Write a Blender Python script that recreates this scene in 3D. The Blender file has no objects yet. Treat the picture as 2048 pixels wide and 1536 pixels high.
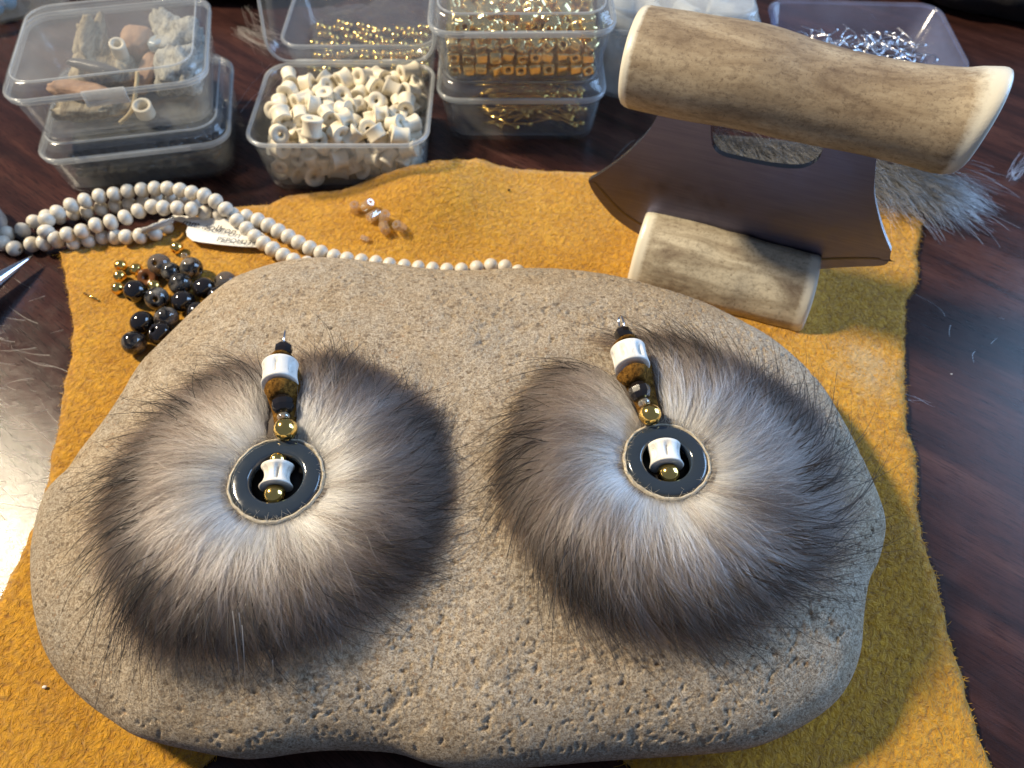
import bpy, bmesh, math, random
import numpy as np
from mathutils import Vector, Matrix, geometry, noise

random.seed(7); RNG = np.random.default_rng(11)
S = 0.01                                   # everything below is measured in centimetres
scene = bpy.context.scene
COL = scene.collection
PI = math.pi

# ------------------------------------------------------------------ camera, lamps, exposure
PITCH, CAMZ, FPX = 55.0, 17.0, 1490.0
cam_d = bpy.data.cameras.new('camera'); cam = bpy.data.objects.new('camera', cam_d); COL.objects.link(cam)
cam.location = (0, 0, CAMZ*S); cam.rotation_euler = (math.radians(90-PITCH), 0, 0)
cam_d.sensor_fit = 'HORIZONTAL'; cam_d.sensor_width = 36; cam_d.lens = 36*FPX/2048
cam_d.clip_start = 0.005; cam_d.clip_end = 20
cam_d.dof.use_dof = True; cam_d.dof.focus_distance = 15.5*S; cam_d.dof.aperture_fstop = 24
scene.camera = cam

world = bpy.data.worlds.new('World'); scene.world = world; world.use_nodes = True
bg = world.node_tree.nodes['Background']; bg.inputs[0].default_value = (0.44, 0.58, 0.88, 1); bg.inputs[1].default_value = 0.29

def area(name, loc, target, size, power, color, shape='DISK', size_y=None):
    d = bpy.data.lights.new(name, 'AREA'); d.shape = shape; d.size = size*S
    if size_y: d.size_y = size_y*S
    d.energy = power; d.color = color
    o = bpy.data.objects.new(name, d); COL.objects.link(o); o.location = Vector(loc)*S
    o.rotation_euler = (Vector(target)-Vector(loc)).to_track_quat('-Z', 'Y').to_euler()
    return o
area('desk_lamp_light', (-90, 47, 98), (0, 12, 2), 15.0, 34.0, (1.0, 0.845, 0.61))
area('window_light', (95, 42, 46), (2, 12, 2), 60, 14.0, (0.38, 0.62, 1.0), 'RECTANGLE', 70)

vs = scene.view_settings
vs.view_transform = 'Standard'; vs.look = 'None'; vs.gamma = 1; vs.use_curve_mapping = False; vs.exposure = 0.0
scene.render.engine = 'CYCLES'
cy = scene.cycles
cy.use_denoising = True
try: cy.denoiser = 'OPENIMAGEDENOISE'
except Exception: pass
cy.max_bounces = 10; cy.diffuse_bounces = 4; cy.glossy_bounces = 6; cy.transmission_bounces = 10; cy.transparent_max_bounces = 40
cy.sample_clamp_indirect = 6; cy.caustics_reflective = False; cy.caustics_refractive = False
scene.cycles_curves.shape = 'RIBBONS'

# ------------------------------------------------------------------ measuring helpers
cp, sp_ = math.cos(math.radians(PITCH)), math.sin(math.radians(PITCH))
def ray(px, py):
    u = (px-1024)/FPX; v = (768-py)/FPX
    return Vector((u, cp+v*sp_, -sp_+v*cp))
def P(px, py, z=0.0):
    r = ray(px, py); t = (z-CAMZ)/r.z
    return Vector((r.x*t, r.y*t, z))

def fbm(p, o=4):
    return noise.fractal(Vector(p), 1.0, 2.0, o)
def smooth01(a, b, x):
    t = min(1, max(0, (x-a)/(b-a))); return t*t*(3-2*t)

# ------------------------------------------------------------------ object helpers
def tag(o, label=None, cat=None, group=None, kind=None):
    if label: o['label'] = label
    if cat: o['category'] = cat
    if group: o['group'] = group
    if kind: o['kind'] = kind
    return o
def empty(name, loc, label=None, cat=None, group=None, rz=0):
    o = bpy.data.objects.new(name, None); COL.objects.link(o)
    o.location = Vector(loc)*S; o.rotation_euler = (0, 0, rz); o.empty_display_size = 0.005
    return tag(o, label, cat, group)
def mesh(name, verts, faces, smooth=True):
    me = bpy.data.meshes.new(name)
    me.from_pydata([tuple(c*S for c in v) for v in verts], [], faces); me.update()
    bm = bmesh.new(); bm.from_mesh(me); bmesh.ops.recalc_face_normals(bm, faces=bm.faces); bm.to_mesh(me); bm.free()
    if smooth: me.polygons.foreach_set('use_smooth', [True]*len(me.polygons))
    return me
def link(name, me, mat, parent=None, loc=(0, 0, 0), rot=None, scale=None):
    o = bpy.data.objects.new(name, me); COL.objects.link(o)
    if mat and not me.materials: me.materials.append(mat)
    if parent: o.parent = parent
    o.location = Vector(loc)*S
    if rot is not None:
        o.rotation_mode = 'QUATERNION' if len(rot) == 4 else 'XYZ'
        if len(rot) == 4: o.rotation_quaternion = rot
        else: o.rotation_euler = rot
    if scale is not None: o.scale = scale
    return o
class MB:
    def __init__(s): s.v = []; s.f = []
    def add(s, verts, faces):
        n = len(s.v); s.v += [tuple(v) for v in verts]; s.f += [tuple(i+n for i in f) for f in faces]; return s
    def loft(s, loops, cap0=True, cap1=True, close=True, wrap=False):
        n = len(loops[0]); V = [p for l in loops for p in l]; F = []
        m = len(loops)
        for i in range(m if wrap else m-1):
            j = (i+1) % m
            for k in range(n if close else n-1):
                k2 = (k+1) % n
                F.append((i*n+k, i*n+k2, j*n+k2, j*n+k))
        if cap0 and not wrap: F.append(tuple(range(n))[::-1])
        if cap1 and not wrap: F.append(tuple((m-1)*n+k for k in range(n)))
        return s.add(V, F)
    def lathe(s, prof, seg=24, M=None, closed=True, fn=None):
        loops = []
        for k in range(seg):
            a = 2*PI*k/seg; l = []
            for (r, z) in prof:
                if fn: r = fn(r, z, a)
                p = Vector((r*math.cos(a), r*math.sin(a), z)); l.append(M @ p if M else p)
            loops.append(l)
        return s.loft(loops, wrap=True, close=closed)
    def tube(s, path, rad, seg=8, cap=True, closed=False):
        path = [Vector(p) for p in path]; n = len(path); loops = []; up = None
        for i, p in enumerate(path):
            t = (path[(i+1) % n]-path[i-1]) if closed else (path[min(i+1, n-1)]-path[max(i-1, 0)])
            t = t.normalized() if t.length > 1e-9 else Vector((0, 0, 1))
            if up is None: up = t.orthogonal().normalized()
            up = (up-t*up.dot(t)); up = up.normalized() if up.length > 1e-6 else t.orthogonal().normalized()
            b = t.cross(up); r = rad(i/(n-1)) if callable(rad) else rad
            loops.append([p+(up*math.cos(2*PI*k/seg)+b*math.sin(2*PI*k/seg))*r for k in range(seg)])
        return s.loft(loops, cap, cap, wrap=closed)
    def sphere(s, c, r, seg=16, rings=10, sc=(1, 1, 1)):
        c = Vector(c); prof = [(max(1e-4, math.sin(PI*i/rings))*r, -math.cos(PI*i/rings)*r) for i in range(rings+1)]
        M = Matrix.Translation(c) @ Matrix.Diagonal((sc[0], sc[1], sc[2], 1))
        return s.lathe(prof, seg, M, closed=False)
    def mesh(s, name, smooth=True): return mesh(name, s.v, s.f, smooth)
    def build(s, name, mat, parent=None, org=(0, 0, 0), smooth=True):
        o = Vector(org)
        me = mesh(name, [Vector(v)-o for v in s.v], s.f, smooth)
        return link(name, me, mat, parent, (0, 0, 0) if parent else org)
def rrect(w, d, r, n=6):
    pts = []; r = min(r, w*.499, d*.499)
    for cx, cy_, a0 in ((w/2-r, d/2-r, 0), (-w/2+r, d/2-r, 90), (-w/2+r, -d/2+r, 180), (w/2-r, -d/2+r, 270)):
        for k in range(n+1):
            a = math.radians(a0+90*k/n); pts.append((cx+r*math.cos(a), cy_+r*math.sin(a)))
    return pts
def catmull(pts, n=8, closed=False):
    pts = [Vector(p) for p in pts]; out = []; m = len(pts)
    for i in range(m if closed else m-1):
        g = (lambda k: pts[k % m]) if closed else (lambda k: pts[min(max(k, 0), m-1)])
        a, b, c, d = g(i-1), g(i), g(i+1), g(i+2)
        for k in range(n):
            t = k/n; out.append(0.5*((2*b)+(c-a)*t+(2*a-5*b+4*c-d)*t*t+(3*b-a-3*c+d)*t**3))
    if not closed: out.append(pts[-1])
    return out
def hair(name, pts, rad, mat, parent, org=(0, 0, 0), tint=None, taper=0.75):
    """pts: n x k x 3 array in cm, rad: per hair root radius in cm"""
    pts = np.asarray(pts, dtype=np.float32)-np.asarray(org, dtype=np.float32)[None, None, :]
    n, k, _ = pts.shape
    cu = bpy.data.hair_curves.new(name); cu.add_curves([k]*n)
    cu.points.foreach_set('position', (pts*S).astype(np.float32).ravel())
    rr = (np.asarray(rad, dtype=np.float32)*np.ones(n, dtype=np.float32))[:, None]*(1-taper*np.linspace(0, 1, k)[None, :]**1.5)
    cu.points.foreach_set('radius', (rr*S).astype(np.float32).ravel())
    a = cu.attributes.new('tint', 'FLOAT', 'CURVE')
    a.data.foreach_set('value', (np.asarray(tint, dtype=np.float32) if tint is not None else RNG.random(n).astype(np.float32)))
    cu.materials.append(mat)
    o = bpy.data.objects.new(name, cu); COL.objects.link(o); o.parent = parent
    if parent is None: o.location = Vector(org)*S
    return tag(o, kind='stuff')

# ------------------------------------------------------------------ material helpers
class NT:
    def __init__(s, name):
        s.m = bpy.data.materials.new(name); s.m.use_nodes = True; s.t = s.m.node_tree
        s.b = s.t.nodes['Principled BSDF']; s.out = s.t.nodes['Material Output']
        s._c = None
    def n(s, typ, **kw):
        nd = s.t.nodes.new(typ)
        for k, v in kw.items():
            if k.startswith('_'): setattr(nd, k[1:], v)
        return nd
    def l(s, a, b): s.t.links.new(a, b)
    def coord(s, scale=(1, 1, 1), rot=(0, 0, 0)):
        if s._c is None: s._c = s.n('ShaderNodeTexCoord')
        mp = s.n('ShaderNodeMapping'); s.l(s._c.outputs['Object'], mp.inputs[0])
        # rotate first, then scale (centimetres)
        if any(rot):
            m0 = s.n('ShaderNodeMapping'); m0.inputs['Rotation'].default_value = rot
            s.l(s._c.outputs['Object'], m0.inputs[0]); s.l(m0.outputs[0], mp.inputs[0])
        mp.inputs['Scale'].default_value = tuple(100*c for c in scale)
        return mp.outputs[0]
    def noise(s, sc, detail=4, rough=0.55, coord=None, dist=0):
        nd = s.n('ShaderNodeTexNoise'); nd.inputs['Scale'].default_value = sc; nd.inputs['Detail'].default_value = detail
        nd.inputs['Roughness'].default_value = rough; nd.inputs['Distortion'].default_value = dist
        s.l(coord or s.coord(), nd.inputs['Vector']); return nd.outputs['Fac']
    def voro(s, sc, coord=None, feature='F1', rnd=1):
        nd = s.n('ShaderNodeTexVoronoi'); nd.feature = feature; nd.inputs['Scale'].default_value = sc
        nd.inputs['Randomness'].default_value = rnd
        s.l(coord or s.coord(), nd.inputs['Vector']); return nd
    def ramp(s, fac, stops):
        nd = s.n('ShaderNodeValToRGB'); e = nd.color_ramp.elements
        while len(e) < len(stops): e.new(0.5)
        for i, (p, c) in enumerate(stops):
            e[i].position = p; e[i].color = (*c, 1) if len(c) == 3 else c
        s.l(fac, nd.inputs[0]); return nd.outputs[0]
    def mix(s, fac, a, b, mode='MIX'):
        nd = s.n('ShaderNodeMix'); nd.data_type = 'RGBA'; nd.blend_type = mode
        for sock, v in ((nd.inputs[0], fac), (nd.inputs[6], a), (nd.inputs[7], b)):
            if hasattr(v, 'links') or hasattr(v, 'is_linked'): s.l(v, sock)
            elif isinstance(v, (int, float)): sock.default_value = v
            else: sock.default_value = (*v, 1)
        return nd.outputs[2]
    def math(s, op, a, b=0.0):
        nd = s.n('ShaderNodeMath'); nd.operation = op
        for i, v in enumerate((a, b)):
            if hasattr(v, 'is_linked'): s.l(v, nd.inputs[i])
            else: nd.inputs[i].default_value = v
        return nd.outputs[0]
    def bump(s, h, dist_cm, strength=1.0, prev=None):
        nd = s.n('ShaderNodeBump'); nd.inputs['Strength'].default_value = strength; nd.inputs['Distance'].default_value = dist_cm*S
        s.l(h, nd.inputs['Height'])
        if prev: s.l(prev, nd.inputs['Normal'])
        return nd.outputs[0]
    def set(s, **kw):
        for k, v in kw.items():
            sock = s.b.inputs[k.replace('_', ' ')]
            if hasattr(v, 'is_linked'): s.l(v, sock)
            elif isinstance(v, tuple) and len(v) == 3 and sock.type == 'RGBA': sock.default_value = (*v, 1)
            else: sock.default_value = v
        return s
def rnd_info(t): return t.n('ShaderNodeObjectInfo').outputs['Random']

# table wood
t = NT('dark_polished_wood')
g = t.coord((0.10, 1.1, 1), (0, 0, math.radians(38)))
w1 = t.noise(1.0, 6, 0.6, g, 0.6); w2 = t.noise(0.16, 3, 0.5)
c = t.ramp(w1, [(0.30, (0.011, 0.006, 0.006)), (0.55, (0.056, 0.022, 0.017)), (0.75, (0.105, 0.046, 0.034))])
c = t.mix(t.math('MULTIPLY', w2, 0.5), c, (0.012, 0.006, 0.006))
po = t.noise(3.0, 5, 0.75, t.coord((0.45, 7, 1), (0, 0, math.radians(38))))
c = t.mix(t.ramp(po, [(0.38, (0.8,)*3), (0.5, (0, 0, 0))]), c, (0.010, 0.005, 0.005))
sc1 = t.noise(9, 5, 0.7, t.coord((0.35, 5, 1), (0, 0, math.radians(-20))))
fine = t.noise(30, 3, 0.6)
r_ = t.ramp(t.noise(1.4, 5, 0.65), [(0.3, (0.11,)*3), (0.7, (0.23,)*3)])
t.set(Base_Color=c, Roughness=r_, Normal=t.bump(fine, 0.004, 0.5, t.bump(sc1, 0.006, 0.6))); t.b.inputs['Specular IOR Level'].default_value = 0.27
M_TABLE = t.m

# suede
t = NT('ochre_suede')
nap = t.noise(7.5, 5, 0.65, t.coord((1, 0.7, 1), (0, 0, 0.5)), 0.9); big = t.noise(0.55, 4, 0.55); mid = t.noise(2.2, 4, 0.6)
c = t.ramp(nap, [(0.32, (0.31, 0.128, 0.005)), (0.5, (0.58, 0.282, 0.011)), (0.72, (0.71, 0.375, 0.026))])
c = t.mix(t.ramp(big, [(0.40, (0, 0, 0)), (0.75, (0.55,)*3)]), c, (0.40, 0.185, 0.018))
c = t.mix(t.ramp(mid, [(0.60, (0, 0, 0)), (0.85, (0.35,)*3)]), c, (0.58, 0.34, 0.09))
vd = t.n('ShaderNodeVectorMath'); vd.operation = 'DISTANCE'; t.l(t.coord((0.8, 0.62, 0)), vd.inputs[0]); vd.inputs[1].default_value = (8.0, 0.2, 0)
worn = t.math('ADD', vd.outputs['Value'], t.math('MULTIPLY', t.math('SUBTRACT', mid, 0.5), 1.6))
c = t.mix(t.ramp(worn, [(0.25, (0.55,)*3), (0.85, (0, 0, 0))]), c, (0.52, 0.40, 0.22))
t.set(Base_Color=c, Roughness=0.95, Normal=t.bump(nap, 0.15, 1.0, t.bump(mid, 0.12, 0.6)))
t.b.inputs['Sheen Weight'].default_value = 0.25; t.b.inputs['Sheen Roughness'].default_value = 0.6; t.b.inputs['Specular IOR Level'].default_value = 0.1
SUEDE_C = c
M_SUEDE = t.m
def hair_mat(name, stops, rough=0.35, tintdark=(0.6, 0.5, 0.42), amount=0.5, radial=0.45):
    t = NT(name); t.t.nodes.remove(t.b)
    h = t.n('ShaderNodeBsdfHairPrincipled'); h.parametrization = 'COLOR'
    inf = t.n('ShaderNodeHairInfo'); at = t.n('ShaderNodeAttribute'); at.attribute_name = 'tint'
    c = t.ramp(inf.outputs['Intercept'], stops)
    k = t.math('MULTIPLY', at.outputs['Fac'], amount)
    c = t.mix(k, c, tintdark, 'MULTIPLY')
    t.l(c, h.inputs['Color'])
    h.inputs['Roughness'].default_value = rough; h.inputs['Radial Roughness'].default_value = radial
    t.l(h.outputs[0], t.out.inputs[0]); return t.m
def fibre_mat(name, stops, tintc, amount=0.6, rough=0.6):
    t = NT(name); inf = t.n('ShaderNodeHairInfo'); at = t.n('ShaderNodeAttribute'); at.attribute_name = 'tint'
    c = t.ramp(inf.outputs['Intercept'], stops)
    c = t.mix(t.math('MULTIPLY', at.outputs['Fac'], amount), c, tintc)
    t.set(Base_Color=c, Roughness=rough); t.b.inputs['Specular IOR Level'].default_value = 0.25
    return t.m
M_NAP = fibre_mat('ochre_suede_nap', [(0, (0.47, 0.22, 0.008)), (1, (0.69, 0.365, 0.026))], (0.74, 0.43, 0.055), 0.6, 0.85)
M_UNDERFUR = hair_mat('grey_underfur', [(0.0, (0.62, 0.60, 0.56)), (0.20, (0.49, 0.475, 0.455)), (0.42, (0.29, 0.265, 0.248)), (0.64, (0.155, 0.122, 0.104)), (1.0, (0.075, 0.056, 0.046))], 0.30, (0.26, 0.215, 0.19), 1.0)
M_GUARD = fibre_mat('black_guard_hair', [(0.0, (0.10, 0.08, 0.07)), (0.4, (0.022, 0.017, 0.015)), (1.0, (0.010, 0.008, 0.008))], (0.02, 0.016, 0.014), 0.5, 0.45)
M_FUZZ = fibre_mat('cream_fuzz', [(0, (0.5, 0.43, 0.33)), (1, (0.62, 0.56, 0.46))], (0.25, 0.22, 0.19), 0.7, 0.7)
M_SILVERHAIR = hair_mat('silver_grey_hair', [(0.0, (0.012, 0.011, 0.010)), (0.40, (0.05, 0.048, 0.045)), (0.78, (0.13, 0.128, 0.125)), (1.0, (0.34, 0.34, 0.34))], 0.25, (0.03, 0.029, 0.028), 1.0)
M_WHISKER = hair_mat('white_whisker', [(0.0, (0.7, 0.7, 0.7)), (1.0, (0.9, 0.9, 0.9))], 0.2, (0.6, 0.6, 0.6), 0.3)

# stone
t = NT('pitted_beige_stone')
big = t.noise(0.5, 4, 0.6); mid = t.noise(2.6, 5, 0.65); fine = t.noise(13, 6, 0.78); grit = t.noise(30, 3, 0.7)
c = t.ramp(mid, [(0.30, (0.44, 0.338, 0.23)), (0.52, (0.59, 0.482, 0.35)), (0.74, (0.69, 0.588, 0.455))])
c = t.mix(t.ramp(big, [(0.42, (0, 0, 0)), (0.62, (0.6,)*3)]), c, (0.42, 0.385, 0.33))
c = t.mix(t.ramp(t.noise(0.8, 4, 0.6), [(0.52, (0, 0, 0)), (0.68, (0.5,)*3)]), c, (0.44, 0.32, 0.19))
c = t.mix(t.ramp(fine, [(0.36, (0.8,)*3), (0.50, (0, 0, 0))]), c, (0.22, 0.158, 0.10))
c = t.mix(t.ramp(fine, [(0.52, (0, 0, 0)), (0.64, (0.7,)*3)]), c, (0.72, 0.63, 0.49))
c = t.mix(t.ramp(t.noise(3.6, 3, 0.6), [(0.66, (0, 0, 0)), (0.80, (0.55,)*3)]), c, (0.32, 0.175, 0.085))
c = t.mix(t.ramp(grit, [(0.40, (0.8,)*3), (0.52, (0, 0, 0))]), c, (0.20, 0.145, 0.09))
c = t.mix(t.ramp(t.noise(8.5, 3, 0.6), [(0.63, (0, 0, 0)), (0.72, (0.7,)*3)]), c, (0.36, 0.19, 0.085))
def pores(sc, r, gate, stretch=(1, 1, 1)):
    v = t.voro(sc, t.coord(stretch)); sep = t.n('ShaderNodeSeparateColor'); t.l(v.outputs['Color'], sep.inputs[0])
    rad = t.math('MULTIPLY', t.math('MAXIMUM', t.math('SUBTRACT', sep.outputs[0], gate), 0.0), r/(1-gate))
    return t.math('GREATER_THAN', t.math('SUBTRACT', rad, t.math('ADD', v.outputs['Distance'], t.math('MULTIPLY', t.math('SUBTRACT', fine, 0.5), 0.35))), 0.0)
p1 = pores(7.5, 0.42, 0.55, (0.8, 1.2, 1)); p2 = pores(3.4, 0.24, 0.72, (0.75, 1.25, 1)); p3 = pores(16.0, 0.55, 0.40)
c = t.mix(t.math('MULTIPLY', p3, 0.38), c, (0.22, 0.16, 0.10))  # pore spots darkened in the colour: shade inside the holes, plus dirt
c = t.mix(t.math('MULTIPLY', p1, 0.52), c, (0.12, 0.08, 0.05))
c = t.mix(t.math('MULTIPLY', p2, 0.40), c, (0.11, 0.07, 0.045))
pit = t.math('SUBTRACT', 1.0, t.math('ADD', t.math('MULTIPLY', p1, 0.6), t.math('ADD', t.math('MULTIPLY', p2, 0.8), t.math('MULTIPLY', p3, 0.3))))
nb = t.bump(grit, 0.018, 0.9, t.bump(fine, 0.05, 1.0, t.bump(pit, 0.04, 0.8)))
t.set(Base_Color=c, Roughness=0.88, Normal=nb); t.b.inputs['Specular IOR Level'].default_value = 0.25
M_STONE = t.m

# bone
def bone_mat(name, col, dark, rough=0.45):
    t = NT(name); n1 = t.noise(3, 4, 0.6); n2 = t.noise(14, 4, 0.65, t.coord((1, 1, 0.35)))
    c = t.ramp(n1, [(0.3, tuple(0.88*x for x in col)), (0.7, col)])
    c = t.mix(t.ramp(n2, [(0.28, (0.45,)*3), (0.42, (0, 0, 0))]), c, dark)
    c = t.mix(t.math('MULTIPLY', rnd_info(t), 0.30), c, (0.62, 0.50, 0.33))
    t.set(Base_Color=c, Roughness=rough, Normal=t.bump(n2, 0.01, 0.4)); return t.m
M_BONE = bone_mat('cream_bone', (0.85, 0.785, 0.63), (0.45, 0.32, 0.17))
M_BONEW = bone_mat('white_bone', (0.83, 0.81, 0.76), (0.25, 0.20, 0.15))
t = NT('cream_painted_wood'); c = t.ramp(t.noise(5, 3), [(0.3, (0.60, 0.54, 0.44)), (0.7, (0.72, 0.67, 0.575))])
c = t.mix(t.math('MULTIPLY', rnd_info(t), 0.35), c, (0.60, 0.55, 0.46))
c = t.mix(t.ramp(t.noise(2.3, 2, 0.5), [(0.70, (0, 0, 0)), (0.78, (0.5,)*3)]), c, (0.42, 0.31, 0.19))
t.set(Base_Color=c, Roughness=0.38, Normal=t.bump(t.noise(11, 3), 0.006, 0.4)); M_WBEAD = t.m
def plain(name, col, rough=0.5, metal=0, trans=0, ior=1.5, coat=0, bump=None, spec=None):
    t = NT(name); t.set(Base_Color=col, Roughness=rough, Metallic=metal)
    t.b.inputs['Transmission Weight'].default_value = trans; t.b.inputs['IOR'].default_value = ior
    t.b.inputs['Coat Weight'].default_value = coat
    if bump: t.set(Normal=t.bump(t.noise(bump[0], 4), bump[1], 0.6))
    if spec is not None: t.b.inputs['Specular IOR Level'].default_value = spec
    return t.m
M_GOLD = plain('polished_gold', (0.88, 0.58, 0.17), 0.13, 1, bump=(6, 0.004))
M_GOLDC = plain('satin_gold', (0.90, 0.69, 0.33), 0.17, 1, bump=(9, 0.004))
M_SILVER = plain('silver_wire', (0.80, 0.81, 0.84), 0.16, 1)
M_CHROME = plain('brushed_chrome', (0.62, 0.66, 0.72), 0.2, 1, bump=(14, 0.003))
t = NT('black_onyx'); t.set(Base_Color=(0.024, 0.033, 0.045), Roughness=t.ramp(t.noise(4, 4, 0.7), [(0.35, (0.09,)*3), (0.8, (0.2,)*3)]), Normal=t.bump(t.noise(22, 3), 0.002, 0.5)); t.b.inputs['Specular IOR Level'].default_value = 0.8
M_ONYX = t.m
t = NT('smoky_black_glass'); n1 = t.noise(2.4, 4, 0.6, None, 1.0)
rv = rnd_info(t)
c = t.mix(t.ramp(n1, [(0.44, (0, 0, 0)), (0.66, (1, 1, 1))]), (0.015, 0.014, 0.014), (0.46, 0.42, 0.36))
t.set(Base_Color=c, Roughness=0.05, Normal=t.bump(t.noise(5, 2), 0.006, 0.4)); t.b.inputs['Transmission Weight'].default_value = 0.6; t.b.inputs['Coat Weight'].default_value = 0.4
M_SMOKY = t.m
M_SMOKEB = plain('smoky_brown_glass', (0.20, 0.18, 0.165), 0.06, 0, 0.6)
M_JET = plain('jet_glass', (0.012, 0.009, 0.008), 0.05, 0, 0.0, 1.55, 0.5)
M_AMBER = plain('brown_bead_glass', (0.20, 0.075, 0.02), 0.12, 0, 0.3)
def plastic(name, milk, tint, op, rough=0.12, f0=0.035):
    t = NT(name); t.t.nodes.remove(t.b)
    tr = t.n('ShaderNodeBsdfTransparent'); tr.inputs[0].default_value = (*tint, 1)
    d = t.n('ShaderNodeBsdfDiffuse'); d.inputs[0].default_value = (*milk, 1)
    tl = t.n('ShaderNodeBsdfTranslucent'); tl.inputs[0].default_value = (*milk, 1)
    ms = t.n('ShaderNodeMixShader'); ms.inputs[0].default_value = 0.45; t.l(d.outputs[0], ms.inputs[1]); t.l(tl.outputs[0], ms.inputs[2])
    m1 = t.n('ShaderNodeMixShader'); t.l(t.ramp(t.noise(0.9, 4, 0.6), [(0.3, (op*0.75,)*3), (0.7, (op*1.25,)*3)]), m1.inputs[0]); t.l(tr.outputs[0], m1.inputs[1]); t.l(ms.outputs[0], m1.inputs[2])
    gl = t.n('ShaderNodeBsdfGlossy'); gl.inputs['Roughness'].default_value = rough
    lw = t.n('ShaderNodeLayerWeight'); lw.inputs[0].default_value = 0.5
    nb = t.bump(t.noise(3.0, 3), 0.01, 0.5); t.l(nb, gl.inputs['Normal']); t.l(nb, lw.inputs['Normal'])
    fr = t.math('ADD', t.math('MULTIPLY', t.math('POWER', lw.outputs['Facing'], 4.0), 0.55), f0)
    m2 = t.n('ShaderNodeMixShader'); t.l(fr, m2.inputs[0]); t.l(m1.outputs[0], m2.inputs[1]); t.l(gl.outputs[0], m2.inputs[2])
    t.l(m2.outputs[0], t.out.inputs[0]); return t.m
M_PLASTIC = plastic('clear_polypropylene', (0.72, 0.75, 0.76), (0.98, 0.985, 0.99), 0.098)
M_RIM = plastic('milky_polypropylene_rim', (0.84, 0.87, 0.89), (0.95, 0.965, 0.97), 0.34)
M_PLASTICB = plastic('lilac_clear_plastic', (0.58, 0.62, 0.82), (0.93, 0.94, 1.0), 0.16)
M_BAG = plastic('crinkled_clear_bag', (0.8, 0.8, 0.8), (0.97, 0.97, 0.97), 0.10, 0.08, 0.12)
M_CRYSTAL = plastic('clear_iridescent_crystal', (0.98, 0.86, 0.66), (1.0, 0.88, 0.66), 0.26, 0.04, 0.22)
M_FROST = plastic('frosted_plastic', (0.62, 0.66, 0.72), (0.9, 0.92, 0.95), 0.5, 0.25)
# steel blade
t = NT('brushed_steel'); s1 = t.noise(6, 4, 0.6, t.coord((0.12, 0.12, 3.5)))
t.set(Base_Color=t.ramp(s1, [(0.3, (0.150, 0.150, 0.25)), (0.7, (0.19, 0.185, 0.29))]), Roughness=t.ramp(t.noise(1.2, 5, 0.7), [(0.3, (0.28,)*3), (0.7, (0.46,)*3)]), Metallic=1.0, Normal=t.bump(s1, 0.004, 0.5, t.bump(t.noise(9, 3, 0.6, t.coord((4, 4, 0.2), (0, 0.5, 0))), 0.002, 0.5))); M_STEEL = t.m
M_STEELEDGE2 = plain('honed_steel', (0.13, 0.12, 0.14), 0.32, 1, bump=(20, 0.004))
M_STEELEDGE = plain('bright_ground_steel', (0.7, 0.7, 0.72), 0.22, 1, bump=(20, 0.006))
def antler_mat(name, light, midc, dark, pos=(0.36, 0.5, 0.66)):
    t = NT(name)
    RZ = (0, 0, math.radians(20.5))
    a = t.noise(1.2, 6, 0.62, t.coord((0.34, 1.2, 1.2), RZ), 0.6); f = t.noise(6.5, 6, 0.78, t.coord((0.75, 1.25, 1.25), RZ)); pz = t.noise(13, 5, 0.75, t.coord((1, 0.8, 0.8), RZ))
    c = t.ramp(a, [(pos[0], dark), (pos[1], midc), (pos[2], light)])
    c = t.mix(t.ramp(f, [(0.36, (0.55,)*3), (0.52, (0, 0, 0))]), c, tuple(0.8*x for x in dark))
    c = t.mix(t.ramp(f, [(0.6, (0, 0, 0)), (0.8, (0.45,)*3)]), c, light)
    c = t.mix(t.ramp(pz, [(0.34, (0.6,)*3), (0.44, (0, 0, 0))]), c, (0.10, 0.062, 0.036))
    at = t.n('ShaderNodeAttribute'); at.attribute_name = 'core'
    k = t.ramp(t.math('ADD', at.outputs['Fac'], t.math('MULTIPLY', t.math('SUBTRACT', f, 0.5), 0.5)), [(0.36, (0, 0, 0)), (0.74, (1, 1, 1))])
    c = t.mix(k, c, (0.74, 0.70, 0.58))
    t.set(Base_Color=c, Roughness=t.ramp(k, [(0, (0.52,)*3), (1, (0.24,)*3)]), Normal=t.bump(f, 0.014, 0.5, t.bump(pz, 0.010, 0.5))); return t.m
M_ANTLER = antler_mat('tan_antler_bark', (0.44, 0.355, 0.24), (0.31, 0.235, 0.148), (0.15, 0.10, 0.06), (0.30, 0.47, 0.64))
M_ANTLERG = antler_mat('grey_antler_bark', (0.62, 0.56, 0.43), (0.43, 0.37, 0.27), (0.21, 0.16, 0.11), (0.32, 0.48, 0.62))
t = NT('polished_antler_core'); t.set(Base_Color=t.ramp(t.noise(1.5, 4, 0.6), [(0.3, (0.66, 0.58, 0.40)), (0.7, (0.76, 0.70, 0.54))]), Roughness=0.25, Normal=t.bump(t.noise(8, 3), 0.006, 0.4)); M_CORE = t.m
M_PAPER = plain('white_paper', (0.78, 0.76, 0.70), 0.7, bump=(10, 0.003))
M_INK = plain('black_ink', (0.03, 0.03, 0.035), 0.7)
M_THREAD = plain('white_thread', (0.7, 0.68, 0.62), 0.8)
t = NT('brown_suede'); nz = t.noise(9, 4, 0.7)
t.set(Base_Color=t.ramp(nz, [(0.35, (0.06, 0.028, 0.008)), (0.65, (0.26, 0.13, 0.028))]), Roughness=0.95, Normal=t.bump(nz, 0.12, 1.0)); t.b.inputs['Specular IOR Level'].default_value = 0.05; M_BROWNS = t.m
t = NT('cream_rawhide'); nz = t.noise(10, 4, 0.7)
t.set(Base_Color=t.ramp(nz, [(0.3, (0.46, 0.39, 0.28)), (0.7, (0.66, 0.59, 0.46))]), Roughness=0.85, Normal=t.bump(nz, 0.03, 0.8)); M_FELT = t.m
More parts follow.
